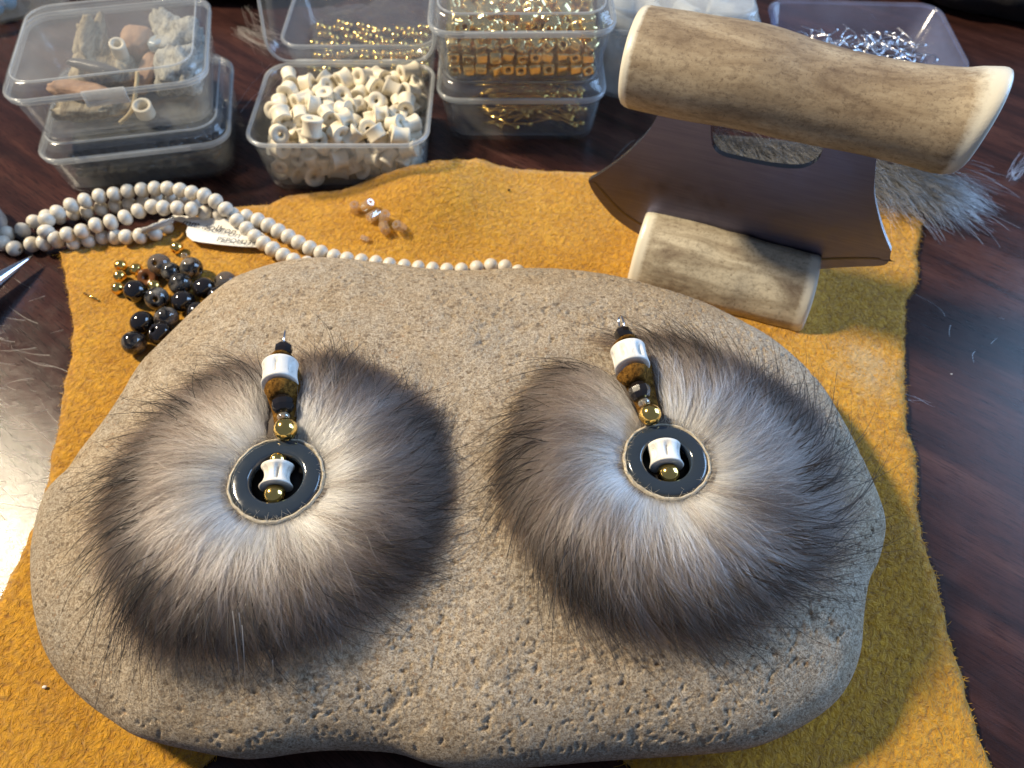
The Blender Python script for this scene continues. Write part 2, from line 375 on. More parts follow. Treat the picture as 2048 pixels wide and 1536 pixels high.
t = NT('grey_pelt_skin'); t.set(Base_Color=(0.11, 0.088, 0.072), Roughness=0.9); M_SKIN = t.m
M_BLACK = plain('matt_black', (0.006, 0.006, 0.007), 0.7)
def bark(name, a, b, d, sc=4):
    t = NT(name); n1 = t.noise(sc, 5, 0.65, t.coord((1.6, 0.35, 1.6)), 0.5)
    t.set(Base_Color=t.ramp(n1, [(0.3, d), (0.5, a), (0.7, b)]), Roughness=0.9, Normal=t.bump(n1, 0.06, 0.9)); return t.m
M_BARK = bark('grey_fibrous_bark', (0.34, 0.28, 0.19), (0.50, 0.44, 0.31), (0.12, 0.09, 0.06))
M_BARKG = bark('pale_grey_bark', (0.42, 0.41, 0.36), (0.60, 0.57, 0.48), (0.14, 0.12, 0.10), 5)
M_TANW = bark('tan_wood', (0.42, 0.265, 0.17), (0.50, 0.33, 0.22), (0.33, 0.19, 0.115), 2)
M_SHELL = plain('dark_grey_shell', (0.075, 0.07, 0.075), 0.35, bump=(3, 0.02))
M_BLUE = plain('turquoise_blue_bead', (0.05, 0.28, 0.45), 0.2, bump=(4, 0.01))
t = NT('black_cloth'); t.set(Base_Color=t.ramp(t.noise(1.2, 4), [(0.35, (0.004, 0.004, 0.006)), (0.75, (0.022, 0.018, 0.018))]), Roughness=0.9, Normal=t.bump(t.noise(14, 4), 0.03, 0.7)); M_CLOTH = t.m
M_CLOTHB = plain('brown_hide', (0.03, 0.022, 0.017), 0.7, bump=(3, 0.05))

# ================================================================== the setting
b = MB(); b.loft([[(-70, -12, -3), (70, -12, -3), (70, 75, -3), (-70, 75, -3)], [(-70, -12, 0), (70, -12, 0), (70, 75, 0), (-70, 75, 0)]])
tag(b.build('table', M_TABLE, None, (0, 0, 0), smooth=False), kind='structure', label='dark reddish brown polished wooden table')

# ================================================================== suede hide
def hide_z(x, y):
    hump = 0.95*math.exp(-((x+2.7)/2.1)**2)*smooth01(16.3, 19.6, y)
    hump += 0.25*math.exp(-((x-3.5)/2.0)**2)*smooth01(17.0, 20.5, y)
    rip = 0.05*(1+fbm((x*0.35, y*0.35, 3)))*smooth01(2, 6, abs(x)+max(0, y-11))
    curl = 0.0
    return 0.13+hump+max(0, rip)+curl
def on_hide(px, py, dz=0.0):
    z = 0.2
    for _ in range(8):
        p = P(px, py, z); z = hide_z(p.x, p.y)+dz
    return P(px, py, z)
hide_px = [(118, 502), (200, 486), (300, 462), (400, 430), (462, 414), (540, 409), (572, 392), (640, 384), (700, 376), (745, 354), (790, 340), (835, 329), (900, 320), (960, 319), (1010, 334), (1080, 340), (1180, 346), (1300, 340), (1450, 345), (1600, 365), (1740, 392), (1790, 415), (1846, 440), (1833, 515), (1836, 560), (1812, 604), (1808, 700), (1812, 850), (1830, 905), (1838, 1050), (1868, 1150), (1893, 1250), (1928, 1380), (1956, 1470), (1985, 1545), (2010, 1680), (1300, 1690), (1262, 1530), (1200, 1480), (700, 1450), (480, 1480), (425, 1512), (350, 1590), (-90, 1700), (-120, 1400), (-10, 1215), (20, 1160), (52, 1088), (85, 1010), (100, 948), (106, 900), (120, 840), (126, 772), (146, 705), (145, 640), (134, 562)]
outl = [on_hide(*p) for p in hide_px]
ring = []
m = len(outl)
for i in range(m):
    a, bb = outl[i], outl[(i+1) % m]; n = max(1, int((bb-a).length/0.14))
    for k in range(n):
        p = a.lerp(bb, k/n); j = 0.05*fbm((p.x*2.3, p.y*2.3, 1))+0.03*fbm((p.x*9, p.y*9, 5))
        d = (bb-a).normalized(); ring.append(Vector((p.x-d.y*j, p.y+d.x*j)))
def inside(poly, x, y):
    c = False; n = len(poly); j = n-1
    for i in range(n):
        if (poly[i].y > y) != (poly[j].y > y) and x < (poly[j].x-poly[i].x)*(y-poly[i].y)/(poly[j].y-poly[i].y)+poly[i].x: c = not c
        j = i
    return c
xs = [p.x for p in ring]; ys = [p.y for p in ring]
pts2 = list(ring); step = 0.27
ringa = np.array([(p.x, p.y) for p in ring])
y = min(ys); row = 0
while y < max(ys):
    x = min(xs)+(row % 2)*step/2
    while x < max(xs):
        if inside(ring, x, y) and np.min((ringa[:, 0]-x)**2+(ringa[:, 1]-y)**2) > 0.02: pts2.append(Vector((x+random.uniform(-.04, .04), y+random.uniform(-.04, .04))))
        x += step
    y += step*0.87; row += 1
nr = len(ring)
cv, ce, cf, *_ = geometry.delaunay_2d_cdt(pts2, [(i, (i+1) % nr) for i in range(nr)], [], 1, 1e-5)
top = [(p.x, p.y, hide_z(p.x, p.y)+0.012*fbm((p.x*3, p.y*3, 9))) for p in cv]
nb_ = len(top)
edge_count = {}
for f in cf:
    for i in range(len(f)):
        e = (f[i], f[(i+1) % len(f)]); edge_count[tuple(sorted(e))] = edge_count.get(tuple(sorted(e)), [])+[e]
bnd = [v[0] for k, v in edge_count.items() if len(v) == 1]
V = top+[(x, y, max(0.004, z-0.11)) for x, y, z in top]
F = [tuple(f) for f in cf]+[tuple(i+nb_ for i in f)[::-1] for f in cf]+[(a+nb_, b_+nb_, b_, a) for a, b_ in bnd]
hide = empty('suede_hide', (0, 12, 0.0), 'ochre yellow suede hide spread under the stone and beads', 'suede')
o = link('sheet', mesh('sheet', [Vector(v)-Vector((0, 12, 0)) for v in V], F), M_SUEDE, hide)
def nap():
    P0 = []; D = []; L = []
    tri = []
    for f in cf:
        a, b_, c_ = (Vector(top[i]) for i in f[:3]); ar = ((b_-a).cross(c_-a)).length/2; tri.append((a, b_, c_, ar))
    ars = np.array([x[3] for x in tri]); idx = RNG.choice(len(tri), 62000, p=ars/ars.sum())
    for i in idx:
        a, b_, c_, _ = tri[i]; r1, r2 = random.random(), random.random()
        if r1+r2 > 1: r1, r2 = 1-r1, 1-r2
        p = a+(b_-a)*r1+(c_-a)*r2
        q = fbm((p.x*0.9, p.y*0.9, 2))*2.6+fbm((p.x*4, p.y*4, 7))*1.6; P0.append(p); D.append((math.cos(q-0.6), math.sin(q-0.6), random.uniform(0.05, 0.45))); L.append(random.uniform(0.04, 0.11))
    for a, b_ in bnd:
        A, B = Vector(top[a]), Vector(top[b_]); e = (B-A); nrm = Vector((e.y, -e.x, 0)); nrm = nrm.normalized() if nrm.length > 0 else Vector((1, 0, 0))
        for k in range(6):
            p = A+e*random.random()-Vector((0, 0, random.uniform(0, 0.09))); d = nrm+Vector((random.uniform(-.8, .8), random.uniform(-.8, .8), random.uniform(-.3, .5)))
            P0.append(p); D.append(tuple(d.normalized())); L.append(random.uniform(0.02, 0.085)*(1 if random.random() > 0.04 else 2.2))
    P0 = np.array([tuple(p) for p in P0]); D = np.array(D); L = np.array(L)[:, None]; n = len(P0)
    cur = RNG.normal(0, 0.35, (n, 3)); cur[:, 2] = -np.abs(cur[:, 2])*0.8
    ks = np.linspace(0, 1, 4); pts = np.stack([P0+D*L*s+cur*L*s*s for s in ks], 1)
    hair('nap_fibres', pts, 0.0045, M_NAP, hide, (0, 12, 0), taper=0.6)
nap()

# ================================================================== stone
st_px = [(480, 558, 1.35), (560, 533, 1.35), (640, 524, 1.35), (760, 535, 1.35), (880, 549, 1.35), (1000, 548, 1.35), (1140, 550, 1.35), (1270, 570, 1.35), (1400, 610, 1.35), (1500, 658, 1.35), (1570, 703, 1.35), (1640, 768, 1.35), (1690, 850, 1.35), (1730, 930, 1.35), (1757, 1010, 1.20), (1768, 1060, 1.20), (1757, 1120, 1.20), (1737, 1165, 1.20), (1726, 1230, 1.20), (1718, 1310, 1.20), (1690, 1380, 1.20), (1640, 1430, 1.20), (1560, 1475, 1.20), (1480, 1500, 1.20), (1350, 1512, 1.20), (1200, 1522, 1.20), (1100, 1531, 1.20), (960, 1541, 1.20), (870, 1531, 1.20), (790, 1506, 1.20), (690, 1500, 1.20), (610, 1504, 1.20), (540, 1514, 1.20), (480, 1517, 1.20), (400, 1504, 1.20), (330, 1489, 1.20), (270, 1471, 1.20), (225, 1443, 1.20), (165, 1398, 1.20), (105, 1330, 1.20), (76, 1255, 1.20), (64, 1160, 1.20), (68, 1080, 1.20), (92, 1000, 1.20), (130, 948, 1.35), (160, 903, 1.35), (200, 852, 1.35), (235, 800, 1.35), (270, 743, 1.35), (310, 700, 1.35), (352, 658, 1.35), (400, 612, 1.35), (440, 580, 1.35)]
so = [P(a, b_, z) for a, b_, z in st_px]; so = catmull([(p.x, p.y, 0) for p in so], 6, True)
SC = Vector((0.0, 8.0, 0)); sang = np.array([math.atan2(p.y-SC.y, p.x-SC.x) for p in so]); srad = np.array([math.hypot(p.y-SC.y, p.x-SC.x) for p in so])
order = np.argsort(sang); sang = sang[order]; srad = srad[order]
def sR(a): return np.interp(a, np.concatenate([sang-2*PI, sang, sang+2*PI]), np.tile(srad, 3))
SZ, SH = 1.15, 1.72
def stone_z(x, y):
    dx, dy = x-SC.x, y-SC.y; rho = math.hypot(dx, dy)/float(sR(math.atan2(dy, dx)))
    rho = min(1, rho); return SZ+SH*(1-rho**4.2)**0.5
def make_stone():
    N, Mn = 520, 380
    s, t_ = np.meshgrid(np.linspace(-1, 1, N), np.linspace(-1, 1, Mn), indexing='ij')
    # denser towards the rim
    s = np.sin(s*PI/2)*0.35+s*0.65; t_ = np.sin(t_*PI/2)*0.35+t_*0.65
    X = s*np.sqrt(1-t_**2/2); Y = t_*np.sqrt(1-s**2/2)
    rho = np.clip(np.hypot(X, Y), 0, 1)
    # use an elongated frame so the angle is even around the long stone
    ax, ay = X*7.8, Y*5.4
    ang = np.arctan2(ay, ax); R = sR(ang)
    wx = SC.x+np.cos(ang)*R*rho; wy = SC.y+np.sin(ang)*R*rho
    prof = (1-rho**4.2)**0.5
    wz = SZ+SH*prof
    # undulation
    f = np.zeros_like(wz)
    flat = np.stack([wx.ravel(), wy.ravel()], 1)
    u = np.array([noise.fractal(Vector((p[0]*0.33, p[1]*0.33, 4.0)), 1, 2, 2)*0.10+noise.fractal(Vector((p[0]*1.6, p[1]*1.6, 8.0)), 1, 2, 3)*0.022+noise.fractal(Vector((p[0]*7.5, p[1]*7.5, 1.0)), 1, 2, 2)*0.009 for p in flat]).reshape(wz.shape)
    wz = wz+u*(0.35+0.65*prof)
    # pits
    rg = np.random.default_rng(5)
    fx, fy, fz = wx.ravel(), wy.ravel(), wz.ravel().copy(); bx_, by_ = np.floor(fx/0.5).astype(int), np.floor(fy/0.5).astype(int); cells = {}
    od = np.lexsort((by_, bx_)); key = bx_[od]*10000+by_[od]; cut = np.flatnonzero(np.diff(key))+1
    for g_ in np.split(od, cut): cells[(int(bx_[g_[0]]), int(by_[g_[0]]))] = g_
    BK = {k: np.concatenate([cells[(k[0]+i, k[1]+j)] for i in (-1, 0, 1) for j in (-1, 0, 1) if (k[0]+i, k[1]+j) in cells]) for k in cells}
    def pits(n, r0, r1, dep):
        for _ in range(n):
            a = rg.uniform(-PI, PI); rr = math.sqrt(rg.uniform(0.0, 0.97)); Rr = float(sR(a)); cx, cyy = SC.x+math.cos(a)*Rr*rr, SC.y+math.sin(a)*Rr*rr
            dens = noise.fractal(Vector((cx*0.5, cyy*0.5, 12)), 1, 2, 2)
            if dens < rg.uniform(-0.55, 0.25): continue
            r = r0+(r1-r0)*rg.random()**2.2; el = rg.uniform(1, 2.4); th = rg.uniform(-1.1, 1.1)
            cand = BK.get((int(cx//0.5), int(cyy//0.5)))
            if cand is None: continue
            dx = fx[cand]-cx; dy = fy[cand]-cyy
            q = ((dx*math.cos(th)+dy*math.sin(th))/el)**2+(-dx*math.sin(th)+dy*math.cos(th))**2
            fz[cand] -= dep*r*np.exp(-np.minimum(q/(r*r*0.6), 9)**1.8)
    pits(15000, 0.013, 0.046, 1.15); pits(170, 0.05, 0.13, 0.42)
    wz = fz.reshape(wz.shape)
    V = np.stack([wx, wy, wz], -1).reshape(-1, 3); idx = np.arange(N*Mn).reshape(N, Mn)
    F = np.stack([idx[:-1, :-1], idx[1:, :-1], idx[1:, 1:], idx[:-1, 1:]], -1).reshape(-1, 4)
    # rim loop -> underside
    loop = list(idx[:, 0])+list(idx[-1, 1:])+list(idx[-2::-1, -1])+list(idx[0, -2:0:-1])
    V = [tuple(v) for v in V]; F = [tuple(int(i) for i in f) for f in F]; prev = [int(i) for i in loop]
    for q, zz in ((0.99, 1.05), (0.965, 0.75), (0.93, 0.5), (0.88, 0.32), (0.80, 0.2), (0.6, 0.15)):
        cur = []
        for i in loop:
            x, y, z = V[int(i)]; cur.append(len(V)); V.append((SC.x+(x-SC.x)*q, SC.y+(y-SC.y)*q, zz))
        n = len(cur)
        for k in range(n): F.append((prev[k], cur[k], cur[(k+1) % n], prev[(k+1) % n]))
        prev = cur
    F.append(tuple(prev))
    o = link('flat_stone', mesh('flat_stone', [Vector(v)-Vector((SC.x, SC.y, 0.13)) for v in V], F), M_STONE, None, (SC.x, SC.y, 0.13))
    return tag(o, 'large flat beige pitted stone with rounded edges carrying two fur earrings', 'stone')
make_stone()
# ================================================================== bead shapes
def ball_profile(R, hole, n=10, flat=1.0):
    a0 = math.asin(min(0.95, hole/R)); pr = []
    for i in range(n+1):
        a = a0+(PI-2*a0)*i/n; pr.append((R*math.sin(a), -R*math.cos(a)*flat))
    return pr+[(hole, pr[-1][1]*0.9), (hole, -pr[-1][1]*0.9)]
def spool(R, H, waist, hole, n=8):
    pr = [(R*0.93, -H/2)]
    for i in range(n+1):
        q = -1+2*i/n; pr.append((R*(waist+(1-waist)*q*q), q*H/2*0.93))
    pr += [(R*0.93, H/2), (hole, H/2*0.97), (hole*0.9, 0), (hole, -H/2*0.97)]
    return pr
def notch(angs, w, depth, H):
    def fn(r, z, a):
        k = 0
        for q in angs:
            d = (a-q+PI) % (2*PI)-PI; k += math.exp(-(d/w)**4)*max(0, 1-(abs(z)/(H*0.34))**4)
        return r-depth*k if r > 0.2 else r
    return fn
def quat(d): return Vector(d).normalized().to_track_quat('Z', 'Y')
def bead_mesh(name, prof, seg=28, fn=None): return MB().lathe(prof, seg, None, True, fn).mesh(name)
ME_GOLDBALL = bead_mesh('gold_ball', ball_profile(0.195, 0.05), 24)

# ================================================================== fur earrings
def fur_earring(cpx, ringR, holeR, gap, swirl, seed, label, chain, mid, lift, dark):
    rg = np.random.default_rng(seed)
    c0 = P(cpx[0], cpx[1], 3.35); z0 = stone_z(c0.x, c0.y)+0.03
    c0 = P(cpx[0], cpx[1], z0+0.33); org = Vector((c0.x, c0.y, z0))
    E = empty('fur_earring', org, label, 'earring', 'pair of fur earrings on the stone')
    # pelt
    prof = [(ringR+0.02, 0.02), (ringR+0.03, 0.28), (ringR+0.22, 0.35), (1.5, 0.33), (2.0, 0.23), (2.4, 0.12), (2.6, 0.03), (1.8, 0.0)]
    pel = MB().lathe(prof, 64, None, True, lambda r, z, a: r*(1+0.03*math.sin(3*a)+0.02*math.sin(7*a+1)))
    link('pelt', pel.mesh('pelt'), M_SKIN, E)
    # rawhide collar round the ring
    wr = [(ringR-0.03, 0.20), (ringR+0.01, 0.36), (ringR+0.035, 0.37), (ringR+0.065, 0.34), (ringR+0.07, 0.20)]
    link('rawhide_collar', MB().lathe(wr, 72, None, True, lambda r, z, a: r*(1+0.012*math.sin(5*a+seed)+0.008*math.sin(17*a))).mesh('rawhide_collar'), M_FELT, E)
    h = 0.15; zc = 0.26; pr = []
    for k in range(20):
        a = 2*PI*k/20; ca, sa = math.cos(a), math.sin(a)
        pr.append(((ringR+holeR)/2+(ringR-holeR)/2*math.copysign(abs(ca)**0.45, ca), zc+h*math.copysign(abs(sa)**0.55, sa)))
    link('ring_bead', MB().lathe(pr, 72).mesh('ring_bead'), M_ONYX, E)
    link('backing_disc', MB().lathe([(0.001, 0.0), (holeR+0.06, 0.0), (holeR+0.06, 0.05), (0.001, 0.055)], 40, None, True).mesh('backing_disc'), M_BLACK, E)
    # hair
    c_end = P(chain[-1][1], chain[-1][2], org.z+0.5)-org; gap2 = math.atan2(c_end.y, c_end.x)
    def proot(r): return np.interp(r, [ringR, ringR+0.22, 1.5, 2.0, 2.4, 2.7], [0.28, 0.36, 0.34, 0.24, 0.13, 0.02])
    def adiff(a): return (a-gap+PI) % (2*PI)-PI
    def grow(ncl, per, rlo, rhi, Lf, spread, lift, conv, wob):
        th = rg.uniform(-PI, PI, ncl*2); th = th[np.abs(adiff(th)) > 0.10][:ncl]; ncl = len(th)
        u = rg.random(ncl)**1.25; r0 = rlo+(rhi-rlo)*u
        out = 3.72+0.16*np.cos(th-math.radians(315 if dark else 200))+0.10*np.sin(3*th+seed)+0.08*np.sin(5*th+2*seed)+rg.normal(0, 0.17, ncl)
        out = out-0.12*np.exp(-(adiff(th)/0.5)**2)
        L = np.minimum(Lf*rg.uniform(0.85, 1.15, ncl), (out-r0)/0.93); L = np.maximum(L, 0.5)
        cl_sw = swirl+rg.normal(0, 0.10, ncl)+0.06*np.sin(th*3+seed)+0.06*np.sin(th*7+2.3*seed)
        cl_t = rg.random(ncl)+0.22*np.sin(11*th+seed)+0.16*np.sin(19*th+3*seed)+0.10*np.sin(5*th)
        N = ncl*per; rep = lambda a: np.repeat(a, per)
        TH = rep(th)+rg.normal(0, spread, N)/np.maximum(rep(r0), 0.9); R0 = np.maximum(rep(r0)+rg.normal(0, spread*0.8, N), ringR+0.05)
        LL = rep(L)*rg.uniform(0.72, 1.08, N); SW = rep(cl_sw)+rg.normal(0, 0.05, N)
        tipTH = rep(th)+(TH-rep(th))*(1-conv)
        d = adiff(TH); away = np.sign(d)*0.07*np.clip(1-np.abs(d)/0.55, 0, 1)
        ks = np.linspace(0, 1, 7); pts = []
        lf = lift*rep(rg.uniform(0.7, 1.25, ncl))+rg.normal(0, 0.06, N)
        ph = rg.uniform(0, 6.28, N)
        for s in ks:
            r = R0+LL*s*(0.86+0.09*s)
            a = TH*(1-s)+tipTH*s+SW*s**1.3+away*s+wob*np.sin(ph+s*4.5)*s*0.06
            z = proot(R0)+LL*(lf*s-(lf-0.02+0.12*(R0-1)/1.5)*s*s*0.98)+wob*0.02*np.cos(ph*2+s*5)*s
            z = z-0.10*np.clip((r-2.4)/1.2, 0, 1)*s; z = np.maximum(z, 0.03+0.05*rg.random(N))
            pts.append(np.stack([org.x+r*np.cos(a), org.y+r*np.sin(a), org.z+z], -1))
        pts = np.stack(pts, 1); gd = np.array([math.cos(gap2), math.sin(gap2)]); rel = pts[:, :, :2]-np.array([org.x, org.y])
        al = rel@gd; la = rel[:, :, 0]*gd[1]-rel[:, :, 1]*gd[0]; keep = ~np.any((al > 0.6) & (al < 3.1) & (np.abs(la) < 0.27), axis=1)
        return pts[keep], np.clip(0.62*np.clip((R0-ringR-0.15)/1.4, 0, 1)+(rep(cl_t)-0.38)*0.95+rg.random(N)*0.30, 0, 1)[keep]
    a, ta = grow(900, 32, ringR+0.07, 2.6, 1.9, 0.075, lift, 0.55, 1.0)
    b_, tb = grow(3600, 4, ringR+0.07, 2.5, 1.75, 0.12, lift*1.05, 0.2, 2.2)
    hair('underfur', np.concatenate([a, b_]), rg.uniform(0.0035, 0.0062, len(a)+len(b_)), M_UNDERFUR, E, org, np.concatenate([ta, tb]), 0.7)
    g, tg = grow(420, 2, 2.1, 2.9, 2.2, 0.12, lift*1.5, 0.1, 0.5)
    # guard hairs run out past the underfur
    n = len(g); ext = rg.uniform(1.08, 1.6, n); base = g[:, :1]; g = base+(g-base)*ext[:, None, None]
    g[:, :, 2] = np.maximum(g[:, :, 2], org.z+0.08)+np.linspace(0, 0.22, 7)[None, :]*rg.random(n)[:, None]
    hair('guard_hairs', g, rg.uniform(0.006, 0.0105, n), M_GUARD, E, org, tg, 0.85)
    # fuzz creeping over the rim of the ring
    nf = 420; th = rg.uniform(-PI, PI, nf); rr_ = ringR+rg.uniform(0.01, 0.10, nf); dth = th+rg.normal(0, 0.9, nf)+np.where(rg.random(nf) < 0.22, PI, 0); Lf_ = rg.uniform(0.05, 0.20, nf); fz = []
    for s in np.linspace(0, 1, 5): fz.append(np.stack([org.x+rr_*np.cos(th)+Lf_*s*np.cos(dth), org.y+rr_*np.sin(th)+Lf_*s*np.sin(dth), org.z+0.36+0.10*s-0.04*s*s+0.0*th], -1))
    hair('rim_fuzz', np.stack(fz, 1), 0.003, M_FUZZ, E, org)
    # bead chain
    pts = [P(x, y, org.z+zz) for (_, x, y, zz, *_r) in chain]
    for i, (kind, x, y, zz, *arg) in enumerate(chain):
        p = pts[i]-org; q = quat(pts[min(i+1, len(pts)-1)]-pts[max(i-1, 0)])
        if kind == 'gold': link('gold_bead', bead_mesh('gold_bead', ball_profile(arg[0], 0.05)), M_GOLD, E, p, q)
        if kind == 'seed': link('crystal_bead', bead_mesh('crystal_bead', ball_profile(arg[0], 0.04, 6, 0.8)), M_CRYSTAL, E, p, q)
        if kind == 'glass':
            me = bead_mesh('glass_bead', ball_profile(arg[0], 0.05, 5), 9); me.polygons.foreach_set('use_smooth', [False]*len(me.polygons))
            link('glass_bead', me, M_JET, E, p, q)
        if kind == 'wrap': link('suede_wrap', bead_mesh('suede_wrap', [(arg[0]*0.8, -arg[2]/2), (arg[0], -arg[2]*0.3), (arg[1], arg[2]*0.3), (arg[1]*0.8, arg[2]/2), (0.06, arg[2]/2), (0.06, -arg[2]/2)], 24, lambda r, z, a: r*(1+0.08*math.sin(3*a+5*z+seed)) if r > 0.1 else r), M_BROWNS, E, p, q)
        if kind == 'bone': link('bone_bead', bead_mesh('bone_bead', spool(arg[0], arg[1], arg[2], 0.10), 64, notch([arg[3]+k*1.05 for k in range(6)], 0.16, 0.09, arg[1])), M_BONEW, E, p, q)
    link('wire', MB().tube([p-org for p in pts], 0.025, 6).mesh('wire'), M_GOLD, E)
    # loop at the end
    e = pts[-1]-org; dv = (pts[-1]-pts[-2]).normalized(); lp = []
    for k in range(22):
        a_ = 2*PI*k/22; lp.append(e+dv*(0.33-0.22*math.cos(a_))+Vector((0.03*math.sin(a_), 0, 0.10*math.sin(a_)+0.08)))
    link('wire_loop', MB().tube(lp, 0.026, 8, closed=True).mesh('wire_loop'), M_SILVER, E)
    # suede tab under the beads
    A, B = P(*chain[0][1:3], org.z+0.40)-org, P(*chain[-1][1:3], org.z+0.46)-org
    dv = (B-A); L = dv.length; dv.normalize(); sx = Vector((dv.y, -dv.x, 0)).normalized(); loops = []
    for k in range(15):
        u = k/14; wdt = 0.37*math.sin(PI*(0.10+0.85*u))**0.45+0.05*math.sin(9*u+seed); c = A+dv*(L*(0.02+0.96*u)); th_ = 0.10+0.05*math.sin(PI*u)
        up = Vector((0, 0, 1)); loops.append([c+sx*wdt*math.cos(2*PI*j/14)+up*th_*(math.sin(2*PI*j/14))*(1+0.2*fbm((u*5, j, seed))) for j in range(14)])
    link('suede_tab', MB().loft(loops).mesh('suede_tab'), M_BROWNS, E)
    # bead pinned inside the ring
    mp = [P(x, y, org.z+zz) for (_, x, y, zz, *_r) in mid]
    for i, (kind, x, y, zz, *arg) in enumerate(mid):
        p = mp[i]-org; q = quat(mp[-1]-mp[0])
        if kind == 'gold': link('gold_bead', bead_mesh('gold_bead', ball_profile(arg[0], 0.05)), M_GOLD, E, p, q)
        if kind == 'bone': link('bone_bead', bead_mesh('bone_bead', spool(arg[0], arg[1], arg[2], 0.10), 64, notch([arg[3]+k*1.05 for k in range(6)], 0.18, 0.10, arg[1])), M_BONEW, E, p, q)
    return E
fur_earring((553, 958), 0.93, 0.545, math.radians(86), 0.16, 3, 'left fur earring, paler silver centre, bone bead upright at its top', [('gold', 571, 858, 0.52, 0.255), ('seed', 567, 834, 0.57, 0.14), ('glass', 566, 809, 0.62, 0.25), ('wrap', 562, 783, 0.62, 0.27, 0.37, 0.34), ('bone', 560, 749, 0.66, 0.40, 0.58, 0.93, 0.5), ('wrap', 564, 717, 0.58, 0.30, 0.20, 0.16), ('glass', 567, 699, 0.54, 0.21)],
            [('gold', 556, 922, 0.24, 0.20), ('bone', 554, 954, 0.28, 0.345, 0.50, 0.74, 0.25), ('gold', 549, 990, 0.24, 0.235)], 0.36, 0)
fur_earring((1333, 921), 0.855, 0.50, math.radians(108), 0.30, 9, 'right fur earring beside the antler stand, darker brown with swirled fur', [('gold', 1300, 829, 0.52, 0.245), ('seed', 1288, 806, 0.57, 0.14), ('glass', 1279, 783, 0.62, 0.25), ('wrap', 1270, 754, 0.64, 0.28, 0.38, 0.34), ('bone', 1260, 717, 0.68, 0.40, 0.56, 0.96, 0.0), ('wrap', 1252, 686, 0.60, 0.30, 0.20, 0.14), ('glass', 1247, 669, 0.56, 0.22)],
            [('gold', 1328, 890, 0.22, 0.17), ('bone', 1330, 913, 0.28, 0.36, 0.52, 0.86, 0.5), ('gold', 1337, 948, 0.24, 0.24)], 0.35, 1)

# ================================================================== knife (ulu), its stand and the fur behind
A0 = Vector((4.24, 16.8, 0)); UD = Vector((0.9364, -0.351, 0)).normalized(); UN = Vector((-UD.y, UD.x, 0))
def PV(px, py, off=0.0):
    r = ray(px, py); o = Vector((0, 0, CAMZ)); t_ = (UN.dot(A0)+off-UN.dot(o))/UN.dot(r); return o+r*t_
korg = A0+UD*2.2
knife = empty('knife', korg+Vector((0, 0, 0.45)), 'ulu knife with tan antler handle and dark steel crescent blade standing in its stand', 'knife')
ko = korg+Vector((0, 0, 0.45))
def blade():
    edge = [(1178, 358), (1186, 376), (1204, 402), (1236, 436), (1290, 471), (1370, 508), (1460, 536), (1560, 545), (1650, 533), (1720, 529), (1768, 526), (1780, 514)]
    right = [(1783, 498), (1768, 462), (1756, 420), (1749, 378), (1752, 330), (1756, 262)]
    notchp = [(1648, 240), (1647, 290), (1638, 314), (1618, 328), (1590, 333), (1540, 328), (1480, 316), (1444, 306), (1428, 290), (1423, 262), (1424, 200)]
    left = [(1345, 180), (1310, 240), (1296, 262), (1270, 290), (1236, 320), (1200, 345)]
    sm = lambda L: [(v.x, v.y) for v in catmull([(x, y, 0) for x, y in L], 4)]
    pts = [PV(*p) for p in sm(edge)+sm(right)+sm(notchp)+sm(left)]; n = len(pts)
    tris = geometry.tessellate_polygon([[Vector((p.dot(UD), p.z, 0)) for p in pts]])
    hw = 0.09; V = [p-UN*hw-ko for p in pts]+[p+UN*hw-ko for p in pts]
    F = [tuple(t) for t in tris]+[tuple(i+n for i in t)[::-1] for t in tris]
    me = mesh('blade', V, F, False); link('blade', me, M_STEEL, knife)
    # thickness of the blade: bright along the outside, dull in the slot
    n1 = len(sm(edge)+sm(right)); n2 = n1+len(sm(notchp))
    for nm, rng_, mt in (('blade_edge', list(range(0, n1-1))+list(range(n2, n)), M_STEELEDGE), ('slot_edge', list(range(n1-1, n2)), M_JET)):
        Vr = []; Fr = []
        for i_ in rng_:
            j_ = (i_+1) % n; k_ = len(Vr); Vr += [pts[i_]-UN*hw-ko, pts[j_]-UN*hw-ko, pts[j_]+UN*hw-ko, pts[i_]+UN*hw-ko]; Fr.append((k_, k_+1, k_+2, k_+3))
        link(nm, mesh(nm, Vr, Fr, False), mt, knife)
    # honed bevel along the cutting edge
    e_ = [p for p in pts[:len(sm(edge))]]; Vb = []; Fb = []
    for i_, p in enumerate(e_):
        t_ = (e_[min(i_+1, len(e_)-1)]-e_[max(i_-1, 0)]).normalized(); up = UN.cross(t_); up = up if up.z > 0 else -up
        w_ = 0.42*math.sin(PI*min(1, max(0.0, i_/(len(e_)-1))))**0.4+0.02
        Vb += [p-UN*(hw-0.05)-ko, p-UN*(hw+0.012)+up*w_-ko]
    for i_ in range(len(e_)-1): Fb.append((2*i_, 2*i_+2, 2*i_+3, 2*i_+1))
    link('honed_bevel', mesh('honed_bevel', Vb, Fb, False), M_STEELEDGE2, knife)
blade()
